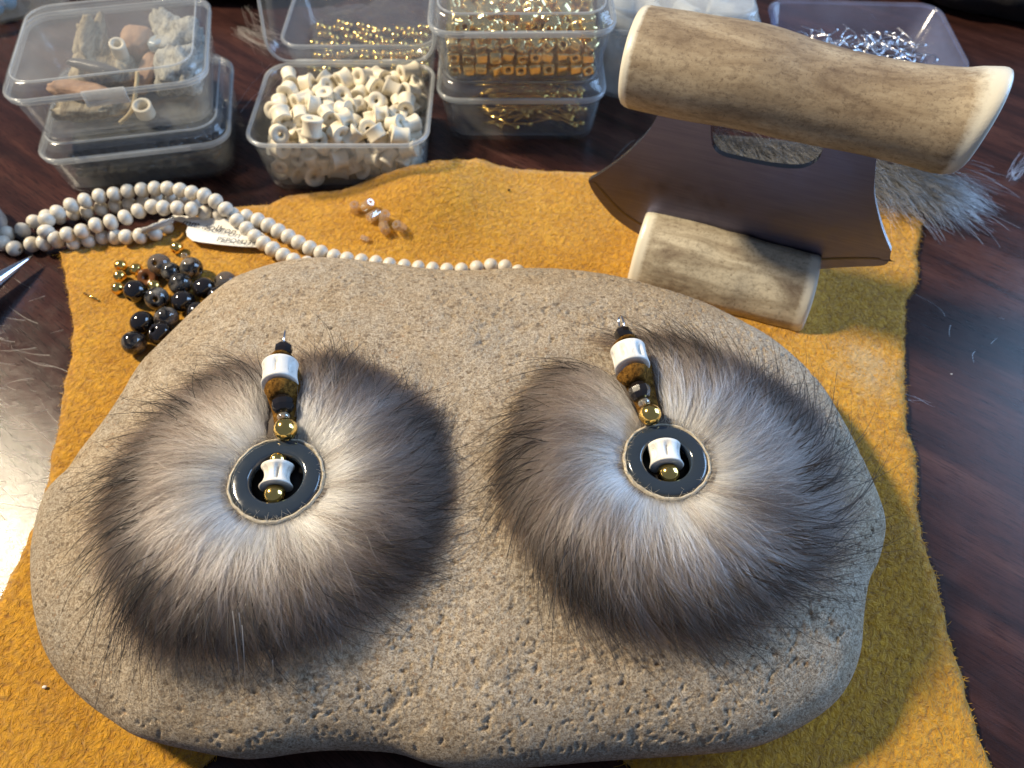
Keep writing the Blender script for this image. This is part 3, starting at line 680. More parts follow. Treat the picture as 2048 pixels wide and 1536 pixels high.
def handle():
    ax = catmull([PV(1278, 117), PV(1380, 138), PV(1500, 158), PV(1600, 184), PV(1700, 206), PV(1800, 224), PV(1890, 237), PV(1945, 240)], 6)
    n = len(ax); seg = 40; loops = []
    for i, c in enumerate(ax):
        u = i/(n-1); t_ = (ax[min(i+1, n-1)]-ax[max(i-1, 0)]).normalized(); side = t_.cross(Vector((0, 0, 1))).normalized(); up = side.cross(t_)
        rad = 1.18-0.02*u-0.07*math.sin(PI*u)+0.06*math.sin(7*u); 
        if u > 0.9: rad -= 0.05*((u-0.9)/0.1)
        lp = []
        for k in range(seg):
            a = 2*PI*k/seg; rr = rad*(1+0.05*math.cos(2*a+0.6)+0.03*math.sin(3*a+4*u)+0.010*fbm((u*9, math.cos(a)*2, math.sin(a)*2)))
            sl = (-0.05*math.sin(a)*(1-u)+(0.34*math.sin(a)-0.1*math.cos(a))*smooth01(0.6, 1, u))
            lp.append(c+side*math.cos(a)*rr+up*math.sin(a)*rr+t_*sl)
        loops.append(lp)
    def capped(lp, d, first):
        c = sum(lp, Vector())/len(lp); out = []
        for q, adv in ((1.0, 0), (0.985, 0.10), (0.955, 0.17), (0.90, 0.21), (0.6, 0.22), (0.3, 0.22)):
            out.append([c+(p-c)*q+d*adv for p in lp])
        return out
    tl = (ax[0]-ax[1]).normalized(); tr = (ax[-1]-ax[-2]).normalized()
    sub = lambda L: [[p-ko for p in l] for l in L]
    A_, B_ = capped(loops[0], tl, 1)[::-1], capped(loops[-1], tr, 0)[1:]
    allL = A_[:-1]+loops+B_; me = MB().loft(sub(allL)).mesh('grip'); core = []
    for q in range(len(allL)):
        for k in range(seg):
            a = 2*PI*k/seg
            if q < len(A_)-1: cv_ = 1.0
            elif q >= len(A_)-1+n: cv_ = 1.0
            else:
                u = (q-len(A_)+1)/(n-1); cv_ = max(0.55-u*22, 0, 1-(1-u)*(6.5+3.0*math.sin(a+2.6)))
            core.append(cv_)
    at = me.attributes.new('core', 'FLOAT', 'POINT'); at.data.foreach_set('value', core)
    link('grip', me, M_ANTLER, knife)
handle()
def stand():
    so_ = A0+UD*2.35; so_ = Vector((so_.x, so_.y, 0.2))
    cs = [(-1.62, 0.05), (-1.60, 0.35), (-1.42, 0.85), (-1.10, 1.28), (-0.72, 1.58), (-0.36, 1.72), (-0.13, 1.76), (-0.13, 0.35), (0.13, 0.35), (0.13, 1.76), (0.40, 1.70), (0.80, 1.5), (1.2, 1.1), (1.5, 0.6), (1.55, 0.05)]
    n = 26; loops = []; Lh = 2.45
    for i in range(n+1):
        u = i/n; s = -Lh+2*Lh*u; c = so_+UD*s
        k = 1+0.03*math.sin(5*u)+0.02*fbm((u*4, 0, 3)); lp = []
        for (v_, w_) in cs:
            j = 1+0.02*fbm((s*0.9, v_*1.5, w_*1.5)); sl = -0.10*(v_+1.0) if u > 0.9 else 0
            lp.append(c+UN*v_*k*j+Vector((0, 0, w_*k*j-0.03))+UD*sl)
        loops.append(lp)
    def inset(lp, d):
        c = sum(lp, Vector())/len(lp); c.z = 0.6; return [[c+(p-c)*q+d*a for p in lp] for q, a in ((0.975, 0.10), (0.92, 0.15))]
    sub = lambda L: [[p-so_ for p in l] for l in L]
    allL = inset(loops[0], -UD)[::-1]+loops+inset(loops[-1], UD); me = MB().loft(sub(allL)).mesh('antler_body'); core = []
    for q in range(len(allL)):
        d_ = min(q-2, len(allL)-3-q); core += [1.0 if d_ <= 0 else (0.5 if d_ == 1 else 0.0)]*len(cs)
    at = me.attributes.new('core', 'FLOAT', 'POINT'); at.data.foreach_set('value', core)
    o_ = link('knife_stand', me, M_ANTLERG, None, so_); tag(o_, 'short grey brown antler piece slotted to hold the knife, behind the stone', 'stand')
stand()
def fur_strip():
    o_ = Vector((10.0, 20.9, 0)); E = empty('fur_strip', o_, 'strip of silver grey fur with long pale hairs behind the knife', 'fur')
    path = [Vector((5.6, 22.0, 0.2)), Vector((8, 21.6, 0.25)), Vector((10.5, 20.9, 0.3)), Vector((12.6, 20.2, 0.25)), Vector((13.6, 19.9, 0.2))]
    pp = catmull(path, 8); loops = []
    for i, c in enumerate(pp):
        t_ = (pp[min(i+1, len(pp)-1)]-pp[max(i-1, 0)]).normalized(); s_ = Vector((-t_.y, t_.x, 0)); w = 1.1*math.sin(PI*(0.08+0.84*i/(len(pp)-1)))**0.5
        loops.append([c+s_*math.cos(2*PI*k/12)*w+Vector((0, 0, 0.18*math.sin(2*PI*k/12)))-o_ for k in range(12)])
    link('pelt', MB().loft(loops).mesh('pelt'), plain('dark_grey_pelt', (0.05, 0.045, 0.04), 0.9), E)
    rg = np.random.default_rng(21); N = 3600; u = rg.random(N)*(len(pp)-1.01); i = u.astype(int); f = u-i; A = np.array([tuple(p) for p in pp])
    base = A[i]*(1-f)[:, None]+A[i+1]*f[:, None]; base[:, :2] += rg.normal(0, 0.55, (N, 2)); base[:, 2] = 0.3
    cl = (np.floor(u*14)+np.floor(base[:, 1]*5)*37).astype(int); ch = np.sin(cl*12.9898)*43758.5453; ch = ch-np.floor(ch)
    fr = u/(len(pp)-1); ang = -1.75+0.95*fr+(ch-0.5)*0.7+rg.normal(0, 0.12, N); L = rg.uniform(1.1, 2.3, N)*(0.8+0.4*ch); el = rg.uniform(0.25, 1.0, N)
    ks = np.linspace(0, 1, 7); pts = []
    for s in ks:
        r = L*s*(0.75+0.25*s); z = base[:, 2]+L*(el*s-el*0.95*s*s*0.9); aa = ang+0.25*s*(ch-0.3)
        pts.append(np.stack([base[:, 0]+r*np.cos(aa), base[:, 1]+r*np.sin(aa), np.maximum(z, 0.05)], -1))
    hair('coat', np.stack(pts, 1), rg.uniform(0.005, 0.010, N), M_SILVERHAIR, E, o_, rg.random(N), 0.8)
fur_strip()

# ================================================================== plastic boxes
def box(name, c, w, d, h, rz, label, cat='box', hl=0.55, taper=0.90, r=0.75, lid='closed', mat=None, rim=None, z=0.0, group=None, open_deg=112, latch=True):
    mat = mat or M_PLASTIC; rim = rim or M_RIM
    E = empty(name, (c[0], c[1], z), label, cat, group, rz)
    def L(sw, zz, ins=0.0, rr=None): return [(x, y, zz) for x, y in rrect(w*sw-2*ins, d*sw-2*ins, (rr or r)*sw-ins*0.5)]
    t0 = 0.07
    tray = [L(taper, 0.10, 0.22), L(taper, 0.03, 0.10), L(taper, 0.0, 0.16), L(taper, 0.0, 0.10), L(taper, 0.05, 0.02), L(taper+0.01, 0.18), L(0.975, h-0.02), L(0.975, h, t0*0.5), L(0.975, h-0.02, t0), L(taper+0.01, 0.20, t0), L(taper, 0.10, t0+0.10)]
    link('tray', MB().loft(tray[3:], True, True).mesh('tray'), mat, E)
    def rimloop(zz, rad, ins, nm, par, M=None):
        path = [Vector((x, y, zz)) for x, y in rrect(w-2*ins, d-2*ins, r)]
        if M: path = [M @ p for p in path]
        return link(nm, MB().tube(path, rad, 8, closed=True).mesh(nm), rim, par)
    rimloop(h-0.03, 0.075, 0.03, 'rim', E)
    if lid:
        M = Matrix.Identity(4) if lid == 'closed' else Matrix.Translation((0, d/2, h+0.06)) @ Matrix.Rotation(math.radians(-open_deg), 4, 'X') @ Matrix.Translation((0, -d/2, -h-0.06))
        M2 = Matrix.Translation((0, 0, h+0.06))
        lo = [L(1.0, 0.0, t0), L(1.0, 0.0), L(1.0, 0.14), L(0.965, 0.20), L(0.95, hl-0.14), L(0.95, hl-0.03, 0.07), L(0.95, hl, 0.20), L(0.95, hl-0.07, 0.24), L(0.95, hl-0.16, 0.12), L(0.965, 0.2, t0)]
        MM = M @ M2
        lidm = MB().loft([[MM @ Vector(p) for p in l] for l in lo[:7]], False, True); lidm.loft([[MM @ Vector(p) for p in l] for l in lo[7:]], True, False)
        lo_ = link('lid', lidm.mesh('lid'), mat, E)
        rimloop(h+0.08, 0.06, 0.0, 'rim', lo_, M)
        if lid == 'closed': rimloop(h+0.03+hl, 0.035, 0.30, 'rim', lo_, M)
        # latch on the front of the lid, hinge at the back
        lt = MB(); bw = 0.62 if latch else 0.9
        def slab(x0, x1, y0, y1, z0, z1, X):
            lt.loft([[X @ Vector(p) for p in ((x0, y0, z0), (x1, y0, z0), (x1, y1, z0), (x0, y1, z0))], [X @ Vector(p) for p in ((x0, y0, z1), (x1, y0, z1), (x1, y1, z1), (x0, y1, z1))]])
        if not latch: slab(-bw*2, bw*2, -d/2-0.10, -d/2-0.05, h-0.02, h+0.13, M)
        else: slab(-bw, bw, -d/2-0.13, -d/2-0.06, h-0.28, h+0.22, M); slab(-bw, -bw+0.07, -d/2-0.16, -d/2-0.132, h-0.26, h+0.20, M); slab(bw-0.07, bw, -d/2-0.16, -d/2-0.132, h-0.26, h+0.20, M); slab(-bw+0.09, bw-0.09, -d/2-0.155, -d/2-0.132, h-0.20, h-0.13, M)
        link('latch' if latch else 'hinge', lt.mesh('latch', False), rim, lo_)
        for sx in (-0.26, 0.26):
            hb = MB().tube([(sx*w-0.45, d/2+0.07, h+0.04), (sx*w+0.45, d/2+0.07, h+0.04)], 0.075, 10); link('hinge', hb.mesh('hinge'), rim, E)
    return E
# --- left stack
RZA = math.radians(10.5)
boxL = box('plastic_box', (-12.72, 22.45), 6.0, 5.0, 1.45, RZA, 'closed clear box of black beads, bottom of the left stack', hl=0.45, taper=0.92, latch=False, group='small clear plastic boxes')
boxU = box('plastic_box', (-12.82, 22.6), 5.95, 5.0, 1.55, RZA+0.02, 'closed clear box of bark, wood and shell pieces, top of the left stack', hl=0.45, z=1.99, group='small clear plastic boxes')
def loc2w(E, x, y, z):
    c, s_ = math.cos(E.rotation_euler.z), math.sin(E.rotation_euler.z); l = E.location/S
    return Vector((l.x+c*x-s_*y, l.y+s_*x+c*y, l.z+z))
# black beads, too many and too small to count
def seeds(E, w, d, zlo, zhi, n, r, name, mat, label, cat):
    b = MB(); rg = random.Random(4)
    for _ in range(n):
        x, y, z = rg.uniform(-w, w), rg.uniform(-d, d), rg.uniform(zlo, zhi); b.sphere(loc2w(E, x, y, z), r*rg.uniform(.8, 1.15), 6, 4)
    return tag(b.build(name, mat, None, loc2w(E, 0, 0, zlo)), label, cat, kind='stuff')
seeds(boxL, 2.3, 1.85, 0.22, 1.15, 2200, 0.13, 'black_seed_beads', M_JET, 'mass of tiny black seed beads inside the bottom left box', 'beads')
def chunk(name, E, c, size, rot, mat, label, cat, seed, rough=0.25, stretch=0.6, sub=4):
    bm = bmesh.new(); bmesh.ops.create_icosphere(bm, subdivisions=sub, radius=1)
    R = Matrix.Rotation(rot[2], 3, 'Z') @ Matrix.Rotation(rot[1], 3, 'Y') @ Matrix.Rotation(rot[0], 3, 'X')
    for v in bm.verts:
        p = v.co.copy(); p = Vector([math.copysign(abs(q)**0.75, q) for q in p])
        n1 = fbm((p.x*1.4+seed, p.y*1.4*stretch, p.z*1.4)); n2 = fbm((p.x*6+seed, p.y*2.0*stretch, p.z*6), 3)
        p *= 1+rough*n1+rough*0.45*n2
        v.co = R @ Vector((p.x*size[0], p.y*size[1], p.z*size[2]))*S
    me = bpy.data.meshes.new(name); bm.to_mesh(me); bm.free(); me.polygons.foreach_set('use_smooth', [True]*len(me.polygons))
    return tag(link(name, me, mat, None, loc2w(E, *c)), label, cat)
chunk('bark_piece', boxU, (-1.0, 1.0, 1.05), (0.42, 1.05, 0.62), (0.35, 0.1, 0.15), M_BARK, 'tall fibrous grey brown bark piece at the back of the top left box', 'bark', 1, 0.5, 0.35)
chunk('bark_piece', boxU, (-0.6, 0.25, 0.75), (0.95, 0.75, 0.45), (0.2, 0.15, 0.5), M_BARK, 'wide stringy brown bark piece under the dark shell in the box', 'bark', 2, 0.45, 0.3)
chunk('bark_piece', boxU, (1.75, 1.05, 0.95), (0.85, 0.75, 0.50), (0.4, 0.2, -0.3), M_BARKG, 'pale grey crumbly bark piece at back right of the top left box', 'bark', 3, 0.6, 1.0)
chunk('bark_piece', boxU, (1.75, -0.30, 0.75), (0.72, 0.75, 0.55), (0.2, -0.2, 0.1), M_BARKG, 'pale grey rounded bark piece at front right of the top left box', 'bark', 5, 0.4, 0.8)
chunk('bark_piece', boxU, (-1.15, -1.3, 0.42), (1.15, 0.42, 0.22), (0.1, 0.0, 0.12), M_BARK, 'thin layered bark strip lying at front of the top left box', 'bark', 6, 0.4, 0.4)
chunk('wood_piece', boxU, (0.5, 1.1, 1.0), (0.55, 0.55, 0.55), (0.3, 0.2, 0.2), M_TANW, 'smooth round tan wood piece at the back of the top left box', 'wood', 7, 0.08)
chunk('wood_piece', boxU, (-1.35, -0.75, 0.72), (1.0, 0.50, 0.24), (-0.35, 0.1, -0.15), M_TANW, 'flat tan wood chip in front of the dark shell in the box', 'wood', 8, 0.12)
chunk('wood_piece', boxU, (0.75, 0.1, 0.65), (0.28, 1.0, 0.3), (0.2, 0.1, -0.15), M_TANW, 'long narrow tan wood stick in the middle of the top left box', 'wood', 9, 0.12)
chunk('shell', boxU, (-0.75, -0.30, 1.20), (0.85, 0.24, 0.16), (-0.3, 0.1, -0.22), M_SHELL, 'dark grey elongated shell on the bark in the top left box', 'shell', 10, 0.08)
chunk('shell', boxU, (1.15, 0.75, 1.15), (0.28, 0.34, 0.2), (0, 0, 0), plain('pale_blue_shell', (0.36, 0.42, 0.46), 0.3), 'small pale blue shell between the bark pieces in the box', 'shell', 12, 0.1)
ME_TUBE = bead_mesh('bone_ring', spool(0.30, 0.42, 0.97, 0.20), 32)
tag(link('bone_ring', ME_TUBE, M_BONE, None, loc2w(boxU, 0.62, -1.75, 0.42), (0.25, 0.1, 0)), 'short cream bone ring standing alone at front of the top left box', 'bead')
tag(link('bone_tube', bead_mesh('bone_tube', spool(0.25, 0.8, 0.97, 0.14), 32), M_BONE, None, loc2w(boxU, 0.0, 0.45, 1.20), (0.35, 0.25, 0)), 'cream bone tube leaning between bark and tan wood in the box', 'bead')
cur = catmull([loc2w(boxU, -0.2, -2.0, 0.2), loc2w(boxU, 0.2, -1.6, 0.35), loc2w(boxU, 0.45, -1.0, 0.75), loc2w(boxU, 0.5, -0.4, 0.9)], 8)
tag(MB().tube(cur, 0.07, 6).build('grass_stem', plain('dry_straw', (0.50, 0.38, 0.2), 0.6), None, loc2w(boxU, 0, -1.5, 0.2)), 'curved dry straw stem beside the bone ring in the box', 'stem')

# --- open box of bone beads
boxB = box('plastic_box', (-5.62, 22.0), 5.85, 4.55, 2.0, 0.0, 'open clear box full of cream bone beads, lid tipped back', hl=0.5, lid='open', open_deg=112, group='small clear plastic boxes', taper=0.90)
def drop(n, w, d, z0, r, rg, tries=14, pre=()):
    pts = list(pre)
    for _ in range(n):
        best = None
        for _t in range(tries):
            x, y = rg.uniform(-w, w), rg.uniform(-d, d); z = z0
            for q in pts:
                dd = (q[0]-x)**2+(q[1]-y)**2
                if dd < 4*r*r: z = max(z, q[2]+math.sqrt(4*r*r-dd))
            if best is None or z < best[2]: best = (x, y, z)
        pts.append(best)
    return pts[len(pre):]
rg = random.Random(31)
wob_ = lambda p, k=0.05: (lambda r, z, a: r*(1+k*math.sin(2*a+p)+0.6*k*math.sin(3*a+2*p+4*z)) if r > 0.16 else r)
ME_BB = [bead_mesh('bone_bead', spool(0.36, 0.52, 0.86, 0.10), 30, wob_(1)), bead_mesh('bone_bead', spool(0.34, 0.58, 0.80, 0.085), 30, notch([0, 2.1, 4.2], 0.3, 0.07, 0.6)), bead_mesh('bone_bead', spool(0.37, 0.46, 0.90, 0.09), 30, wob_(4, 0.08)), bead_mesh('bone_bead', spool(0.33, 0.64, 0.86, 0.09), 30, notch([0.4, 3.0], 0.25, 0.06, 0.7))]
ORD = ['first', 'second', 'third', 'fourth', 'fifth', 'sixth', 'seventh', 'eighth', 'ninth', 'tenth', 'eleventh']
HEAP = drop(215, 2.28, 1.66, 0.36, 0.25, rg)
FRONT = sorted([p for p in HEAP if p[1] < -1.35 and p[2] < 0.75])[:11]
for (x, y, z) in HEAP:
    if z > 2.25: continue
    lab = 'cream bone bead in the upper heap of the open clear box' if z > 1.2 else 'cream bone bead buried low in the open clear box'
    if (x, y, z) in FRONT: lab = '%s bone bead from the left against the front wall of the open box' % ORD[FRONT.index((x, y, z))]
    sc_ = rg.uniform(0.80, 0.95); tag(link('bone_bead', ME_BB[rg.randrange(4)], M_BONE, None, loc2w(boxB, x, y, z), (rg.uniform(-1.6, 1.6), rg.uniform(-1.6, 1.6), rg.uniform(0, 6)), (sc_, sc_, sc_*rg.uniform(0.85, 1.2))), lab, 'bead', 'bone beads heaped in the open box')

# --- stack of gold boxes
boxGL = box('plastic_box', (0.32, 24.75), 5.75, 4.7, 1.75, 0.0, 'closed clear box of gold head pins under the gold cube beads', hl=0.5, latch=False, group='small clear plastic boxes')
boxGU = box('plastic_box', (0.30, 24.70), 5.9, 4.8, 1.85, math.radians(0.5), 'closed clear box packed with gold cube beads, top of its stack', hl=0.5, z=2.32, latch=False, group='small clear plastic boxes')
def cube_bead():
    bm = bmesh.new(); bmesh.ops.create_cube(bm, size=0.40); bmesh.ops.bevel(bm, geom=bm.edges[:]+bm.verts[:], offset=0.085, segments=2, affect='EDGES')
    me = bpy.data.meshes.new('cube'); 
    for v in bm.verts: v.co *= S
    bm.to_mesh(me); bm.free(); me.polygons.foreach_set('use_smooth', [True]*len(me.polygons)); return me
def cube_bead_hole():
    # rounded cube with a real through hole: lofted from square to circle
    def sq(hs, z, n=32): 
        l = []
        for k in range(n):
            a = 2*PI*k/n; c, s_ = math.cos(a), math.sin(a); e = (abs(c)**6+abs(s_)**6)**(-1/6); l.append((c*e*hs, s_*e*hs, z))
        return l
    def ci(r, z, n=32): return [(r*math.cos(2*PI*k/n), r*math.sin(2*PI*k/n), z) for k in range(n)]
    h = 0.20
    return MB().loft([ci(0.09, -h*.97), ci(0.11, -h), sq(0.15, -h), sq(0.19, -h*0.88), sq(0.2, -h*0.7), sq(0.2, h*0.7), sq(0.19, h*.88), sq(0.15, h), ci(0.11, h), ci(0.09, h*.97)], False, False, True, True).mesh('cube_bead')
ME_CUBE = cube_bead_hole()
rg = random.Random(5)
cubes = []
for lay in range(2):
    for i in range(11):
        for j in range(2 if lay else 3): cubes.append((-2.2+0.44*i+rg.uniform(-.03, .03), -1.83+0.45*j+rg.uniform(0, .07), 0.36+0.43*lay+rg.uniform(-.03, .03), True))
    for j in range(3, 9):
        for sx in (-2.25, 2.25): cubes.append((sx, -1.83+0.45*j, 0.36+0.43*lay, True))
for i in range(11):
    for j in range(9): cubes.append((-2.25+0.45*i+rg.uniform(-.05, .05), -1.85+0.46*j+rg.uniform(-.05, .05), 1.22+rg.uniform(-.05, .06), False))
for _ in range(64): cubes.append((rg.uniform(-2.2, 2.2), rg.uniform(-1.9, 1.9), 1.60+rg.uniform(-.05, .10), False))
GLAB = {True: ('gold cube bead lined up in the neat rows of the top gold box', 'gold cube beads in rows'), False: ('gold cube bead lying loose on top in the gold bead box', 'gold cube beads lying loose')}
ORD = ['first', 'second', 'third', 'fourth', 'fifth', 'sixth', 'seventh', 'eighth', 'ninth', 'tenth', 'eleventh']
for (x, y, z, neat) in cubes:
    rot = rg.choice([(0, 0, 0), (PI/2, 0, 0), (PI/2, 0, 0), (0, PI/2, 0)]) if neat else (rg.uniform(0, 3), rg.uniform(0, 3), rg.uniform(0, 3))
    if neat: rot = tuple(a+rg.gauss(0, .13) for a in rot)
    lab = GLAB[neat][0]
    if neat and y < -1.8: lab = '%s gold cube bead from the left in the %s front row of the gold box' % (ORD[min(10, int(round((x+2.2)/0.44)))], 'upper' if z > 0.5 else 'bottom')
    tag(link('cube_bead', ME_CUBE, M_GOLDC, None, loc2w(boxGU, x, y, z), rot), lab, 'bead', GLAB[neat][1])
pin = MB().tube([(0, 0, 0), (-0.5, 0.02, 0.02), (-1.1, -0.02, 0.03), (-1.7, 0.03, 0.0)], 0.028, 6); pin.sphere((0.03, 0, 0), 0.095, 12, 8); ME_PIN = pin.mesh('head_pin')
for k in range(150):
    for _t in range(60):
        x, y, z = (rg.uniform(-0.3, 2.25) if rg.random() < 0.85 else rg.uniform(-2.2, 2.2)), rg.uniform(-1.85, 1.5), rg.uniform(0.25, 1.35); a = rg.uniform(-1.3, 1.3) if x > -0.4 else rg.uniform(2, 4.2)
        tx, ty = x-1.7*math.cos(a), y-1.7*math.sin(a)
        if abs(tx) < 2.3 and abs(ty) < 1.85: break
    tag(link('head_pin', ME_PIN, M_GOLD, None, loc2w(boxGL, x, y, z), (0, rg.uniform(-0.10, 0.10), a)), 'gold ball head pin lying in the lower gold box', 'pin', 'gold head pins')
def hookpath(): return [(0.45, 0, 0), (0.2, 0.02, 0.05), (-0.1, 0.0, 0.25), (-0.2, 0, 0.55), (0.0, 0, 0.8), (0.3, 0, 0.78), (0.48, 0, 0.5), (0.55, 0, 0.0), (0.62, 0, -0.5)]
hk = MB().tube(catmull(hookpath(), 5), 0.028, 6); hk.sphere((0.47, 0, 0), 0.07, 10, 6); ME_HOOK = hk.mesh('ear_hook')
tag(link('ear_hook', ME_HOOK.copy(), M_GOLD, None, loc2w(boxGL, -1.15, -1.75, 0.45), (0.3, 0.4, 0.2)), 'single gold ear hook at front left of the lower gold box', 'ear hook')

# --- box behind the open lid, with gold beads and a bag
boxD = box('plastic_box', (-5.7, 28.1), 5.8, 4.5, 1.7, 0.0, 'open clear box of small gold beads behind the tipped lid', lid=None, group='small clear plastic boxes')
for (x, y, z) in drop(80, 2.35, 1.75, 0.25, 0.16, rg, 6): tag(link('gold_bead', ME_GOLDBALL, M_GOLD, None, loc2w(boxD, x, y, z), (rg.uniform(0, 3), rg.uniform(0, 3), 0)), 'small round gold bead in the box behind the tipped lid', 'bead', 'gold beads behind the lid')
def bag(c, w, d, rz, label, seed):
    b = MB(); n = 26; g_ = []
    for i in range(n+1):
        g_.append([])
        for j in range(n+1):
            u, v_ = i/n*2-1, j/n*2-1; x = u*w/2; y = v_*d/2
            g_[-1].append(Vector((c[0]+x*math.cos(rz)-y*math.sin(rz), c[1]+x*math.sin(rz)+y*math.cos(rz), c[2]+0.35*(1-u*u)*(1-v_*v_)+0.28*abs(fbm((x*0.9+seed, y*0.9, 2)))+0.12*fbm((x*2.6, y*2.6, seed)))))
    b.loft(g_, False, False, False); return tag(b.build('plastic_bag', M_BAG, None, c), label, 'bag')
bag((-5.2, 27.9, 1.2), 5.0, 3.9, 0.25, 'crumpled clear plastic bag on the gold beads behind the lid', 3)
# --- white box and silver hooks box behind the knife
boxE = box('plastic_box', (5.95, 27.15), 5.6, 4.7, 2.75, math.radians(-2), 'tall milky clear box behind the left end of the knife handle', hl=0.6, mat=M_RIM, group='small clear plastic boxes')
for k in range(16): tag(link('bone_tube', bead_mesh('bone_tube', spool(0.34, 0.95, 0.9, 0.18), 24) if k == 0 else bpy.data.meshes['bone_tube.001'], M_BONEW, None, loc2w(boxE, -1.9+1.25*(k % 4), -1.4+0.9*(k//4), 1.95+0.3*((k*7) % 3)/3), (1.2+0.3*(k % 3), 0.2*k, k)), 'white bone tube inside the tall milky box', 'bead', 'white bone tubes in the tall box')
boxF = box('plastic_tray', (13.35, 27.0), 6.7, 4.7, 1.5, math.radians(-3), 'open lilac tinted clear tray of silver ear hooks behind the knife handle', 'tray', lid=None, mat=M_PLASTICB, rim=M_PLASTICB, taper=0.88, group='small clear plastic boxes')
for k in range(95):
    tag(link('ear_hook', ME_HOOK, M_SILVER, None, loc2w(boxF, rg.uniform(-2.5, 2.3), rg.uniform(-1.7, 1.3), rg.uniform(0.25, 0.9)), (PI/2+rg.uniform(-.6, .6), rg.uniform(-.5, .5), rg.uniform(0, 6.28)), (0.8, 0.8, 0.8)), 'silver ear hook tangled with others in the lilac tray', 'ear hook', 'silver ear hooks')
boxG = box('plastic_box', (-22.6, 32.4), 6.5, 5.4, 1.2, math.radians(28), 'clear box with blue contents cut off at the top left corner', lid='closed', hl=0.4)
for k in range(14): tag(link('blue_bead', bead_mesh('blue_bead', ball_profile(0.42, 0.1)) if k == 0 else bpy.data.meshes['blue_bead'], M_BLUE, None, loc2w(boxG, rg.uniform(-2.4, 2.4), rg.uniform(-2, 2), 0.55), (rg.random(), rg.random(), 0)), 'turquoise blue bead in the box cut off at the top left corner', 'bead', 'blue beads in the corner box')

# ================================================================== strand of cream beads
strand_o = P(430, 440, 0.2)
strand = empty('bead_strand', strand_o, 'long looped strand of cream wooden beads with a paper tag', 'bead strand')
BD = 0.50
me_b = [bead_mesh('bead', ball_profile(BD/2*k, 0.05, 10, f), 22) for k, f in ((1, 0.86), (0.96, 0.92), (1.03, 0.82))]
thread_paths = []
def run(pxs, spacing=BD*0.875):
    pts = []
    for (x, y, z) in pxs:
        p = P(x, y, z); g_ = (hide_z(p.x, p.y) if inside(ring, p.x, p.y) else 0.0)+BD/2
        if z < 0: p = P(x, y, g_)          # lies on whatever is below
        if z < 0:
            for _ in range(4):
                g_ = (hide_z(p.x, p.y) if inside(ring, p.x, p.y) else 0.0)+BD/2; p = P(x, y, g_)
        pts.append(p)
    path = catmull(pts, 30); acc = spacing; last = path[0]; rgb = random.Random(len(pxs)); tp = []
    for i in range(1, len(path)):
        acc += (path[i]-last).length; last = path[i]
        if acc >= spacing:
            acc = 0; d_ = path[min(i+2, len(path)-1)]-path[max(i-2, 0)]
            j = Vector((rgb.uniform(-.015, .015), rgb.uniform(-.015, .015), rgb.uniform(-.01, .01)))
            q = quat(d_+Vector((rgb.uniform(-.1, .1), rgb.uniform(-.1, .1), rgb.uniform(-.1, .1)))*d_.length)
            link('bead', me_b[rgb.randrange(3)], M_WBEAD, strand, path[i]+j-strand_o, q); tp.append(path[i]-strand_o)
    link('thread', MB().tube([p-strand_o for p in path[::6]], 0.03, 6).mesh('thread'), M_THREAD, strand)
run([(1036, 545, -1), (1010, 534, -1), (985, 532, -1), (930, 540, -1), (880, 541, -1), (820, 536, -1), (760, 528, -1), (710, 520, -1), (660, 512, -1), (620, 497, -1), (585, 478, -1), (550, 458, -1), (515, 440, -1), (478, 430, -1), (448, 430, -1), (420, 428, 0.45), (385, 420, 0.8), (355, 416, 0.85), (325, 416, 0.85), (297, 414, 0.8), (272, 424, 0.75), (248, 437, 0.7), (222, 445, 0.7), (194, 451, 0.7), (165, 463, 0.65), (138, 469, 0.6), (112, 477, 0.5), (85, 486, 0.35), (58, 489, 0.25)])
run([(640, 535, -1), (612, 527, -1), (585, 520, -1), (556, 505, -1), (526, 486, -1), (502, 466, -1), (480, 446, 0.5), (455, 422, 0.8), (430, 402, 0.95), (405, 391, 1.0), (372, 382, 1.0), (340, 378, 0.95), (308, 378, 0.9), (282, 380, 0.85), (252, 384, 0.8), (222, 389, 0.8), (195, 394, 0.8), (166, 402, 0.8), (140, 411, 0.8), (116, 424, 0.8), (95, 435, 0.8), (91, 452, 0.75), (96, 470, 0.6), (120, 484, 0.35), (165, 486, -1), (192, 478, -1), (222, 474, -1), (248, 474, -1), (276, 472, -1), (304, 468, -1), (326, 458, 0.35), (338, 448, 0.45)])
run([(-14, 478, -1), (4, 470, -1), (25, 466, -1), (46, 460, -1), (66, 446, -1), (86, 434, -1), (110, 434, 0.3), (136, 428, 0.3), (160, 424, 0.3), (188, 420, 0.3), (214, 414, 0.3), (240, 411, 0.3), (268, 408, 0.3), (298, 403, 0.3), (328, 399, 0.3), (358, 397, 0.3), (386, 404, 0.3), (408, 416, -1)])
run([(30, 497, -1), (8, 488, 0.3), (-12, 478, 0.45)])
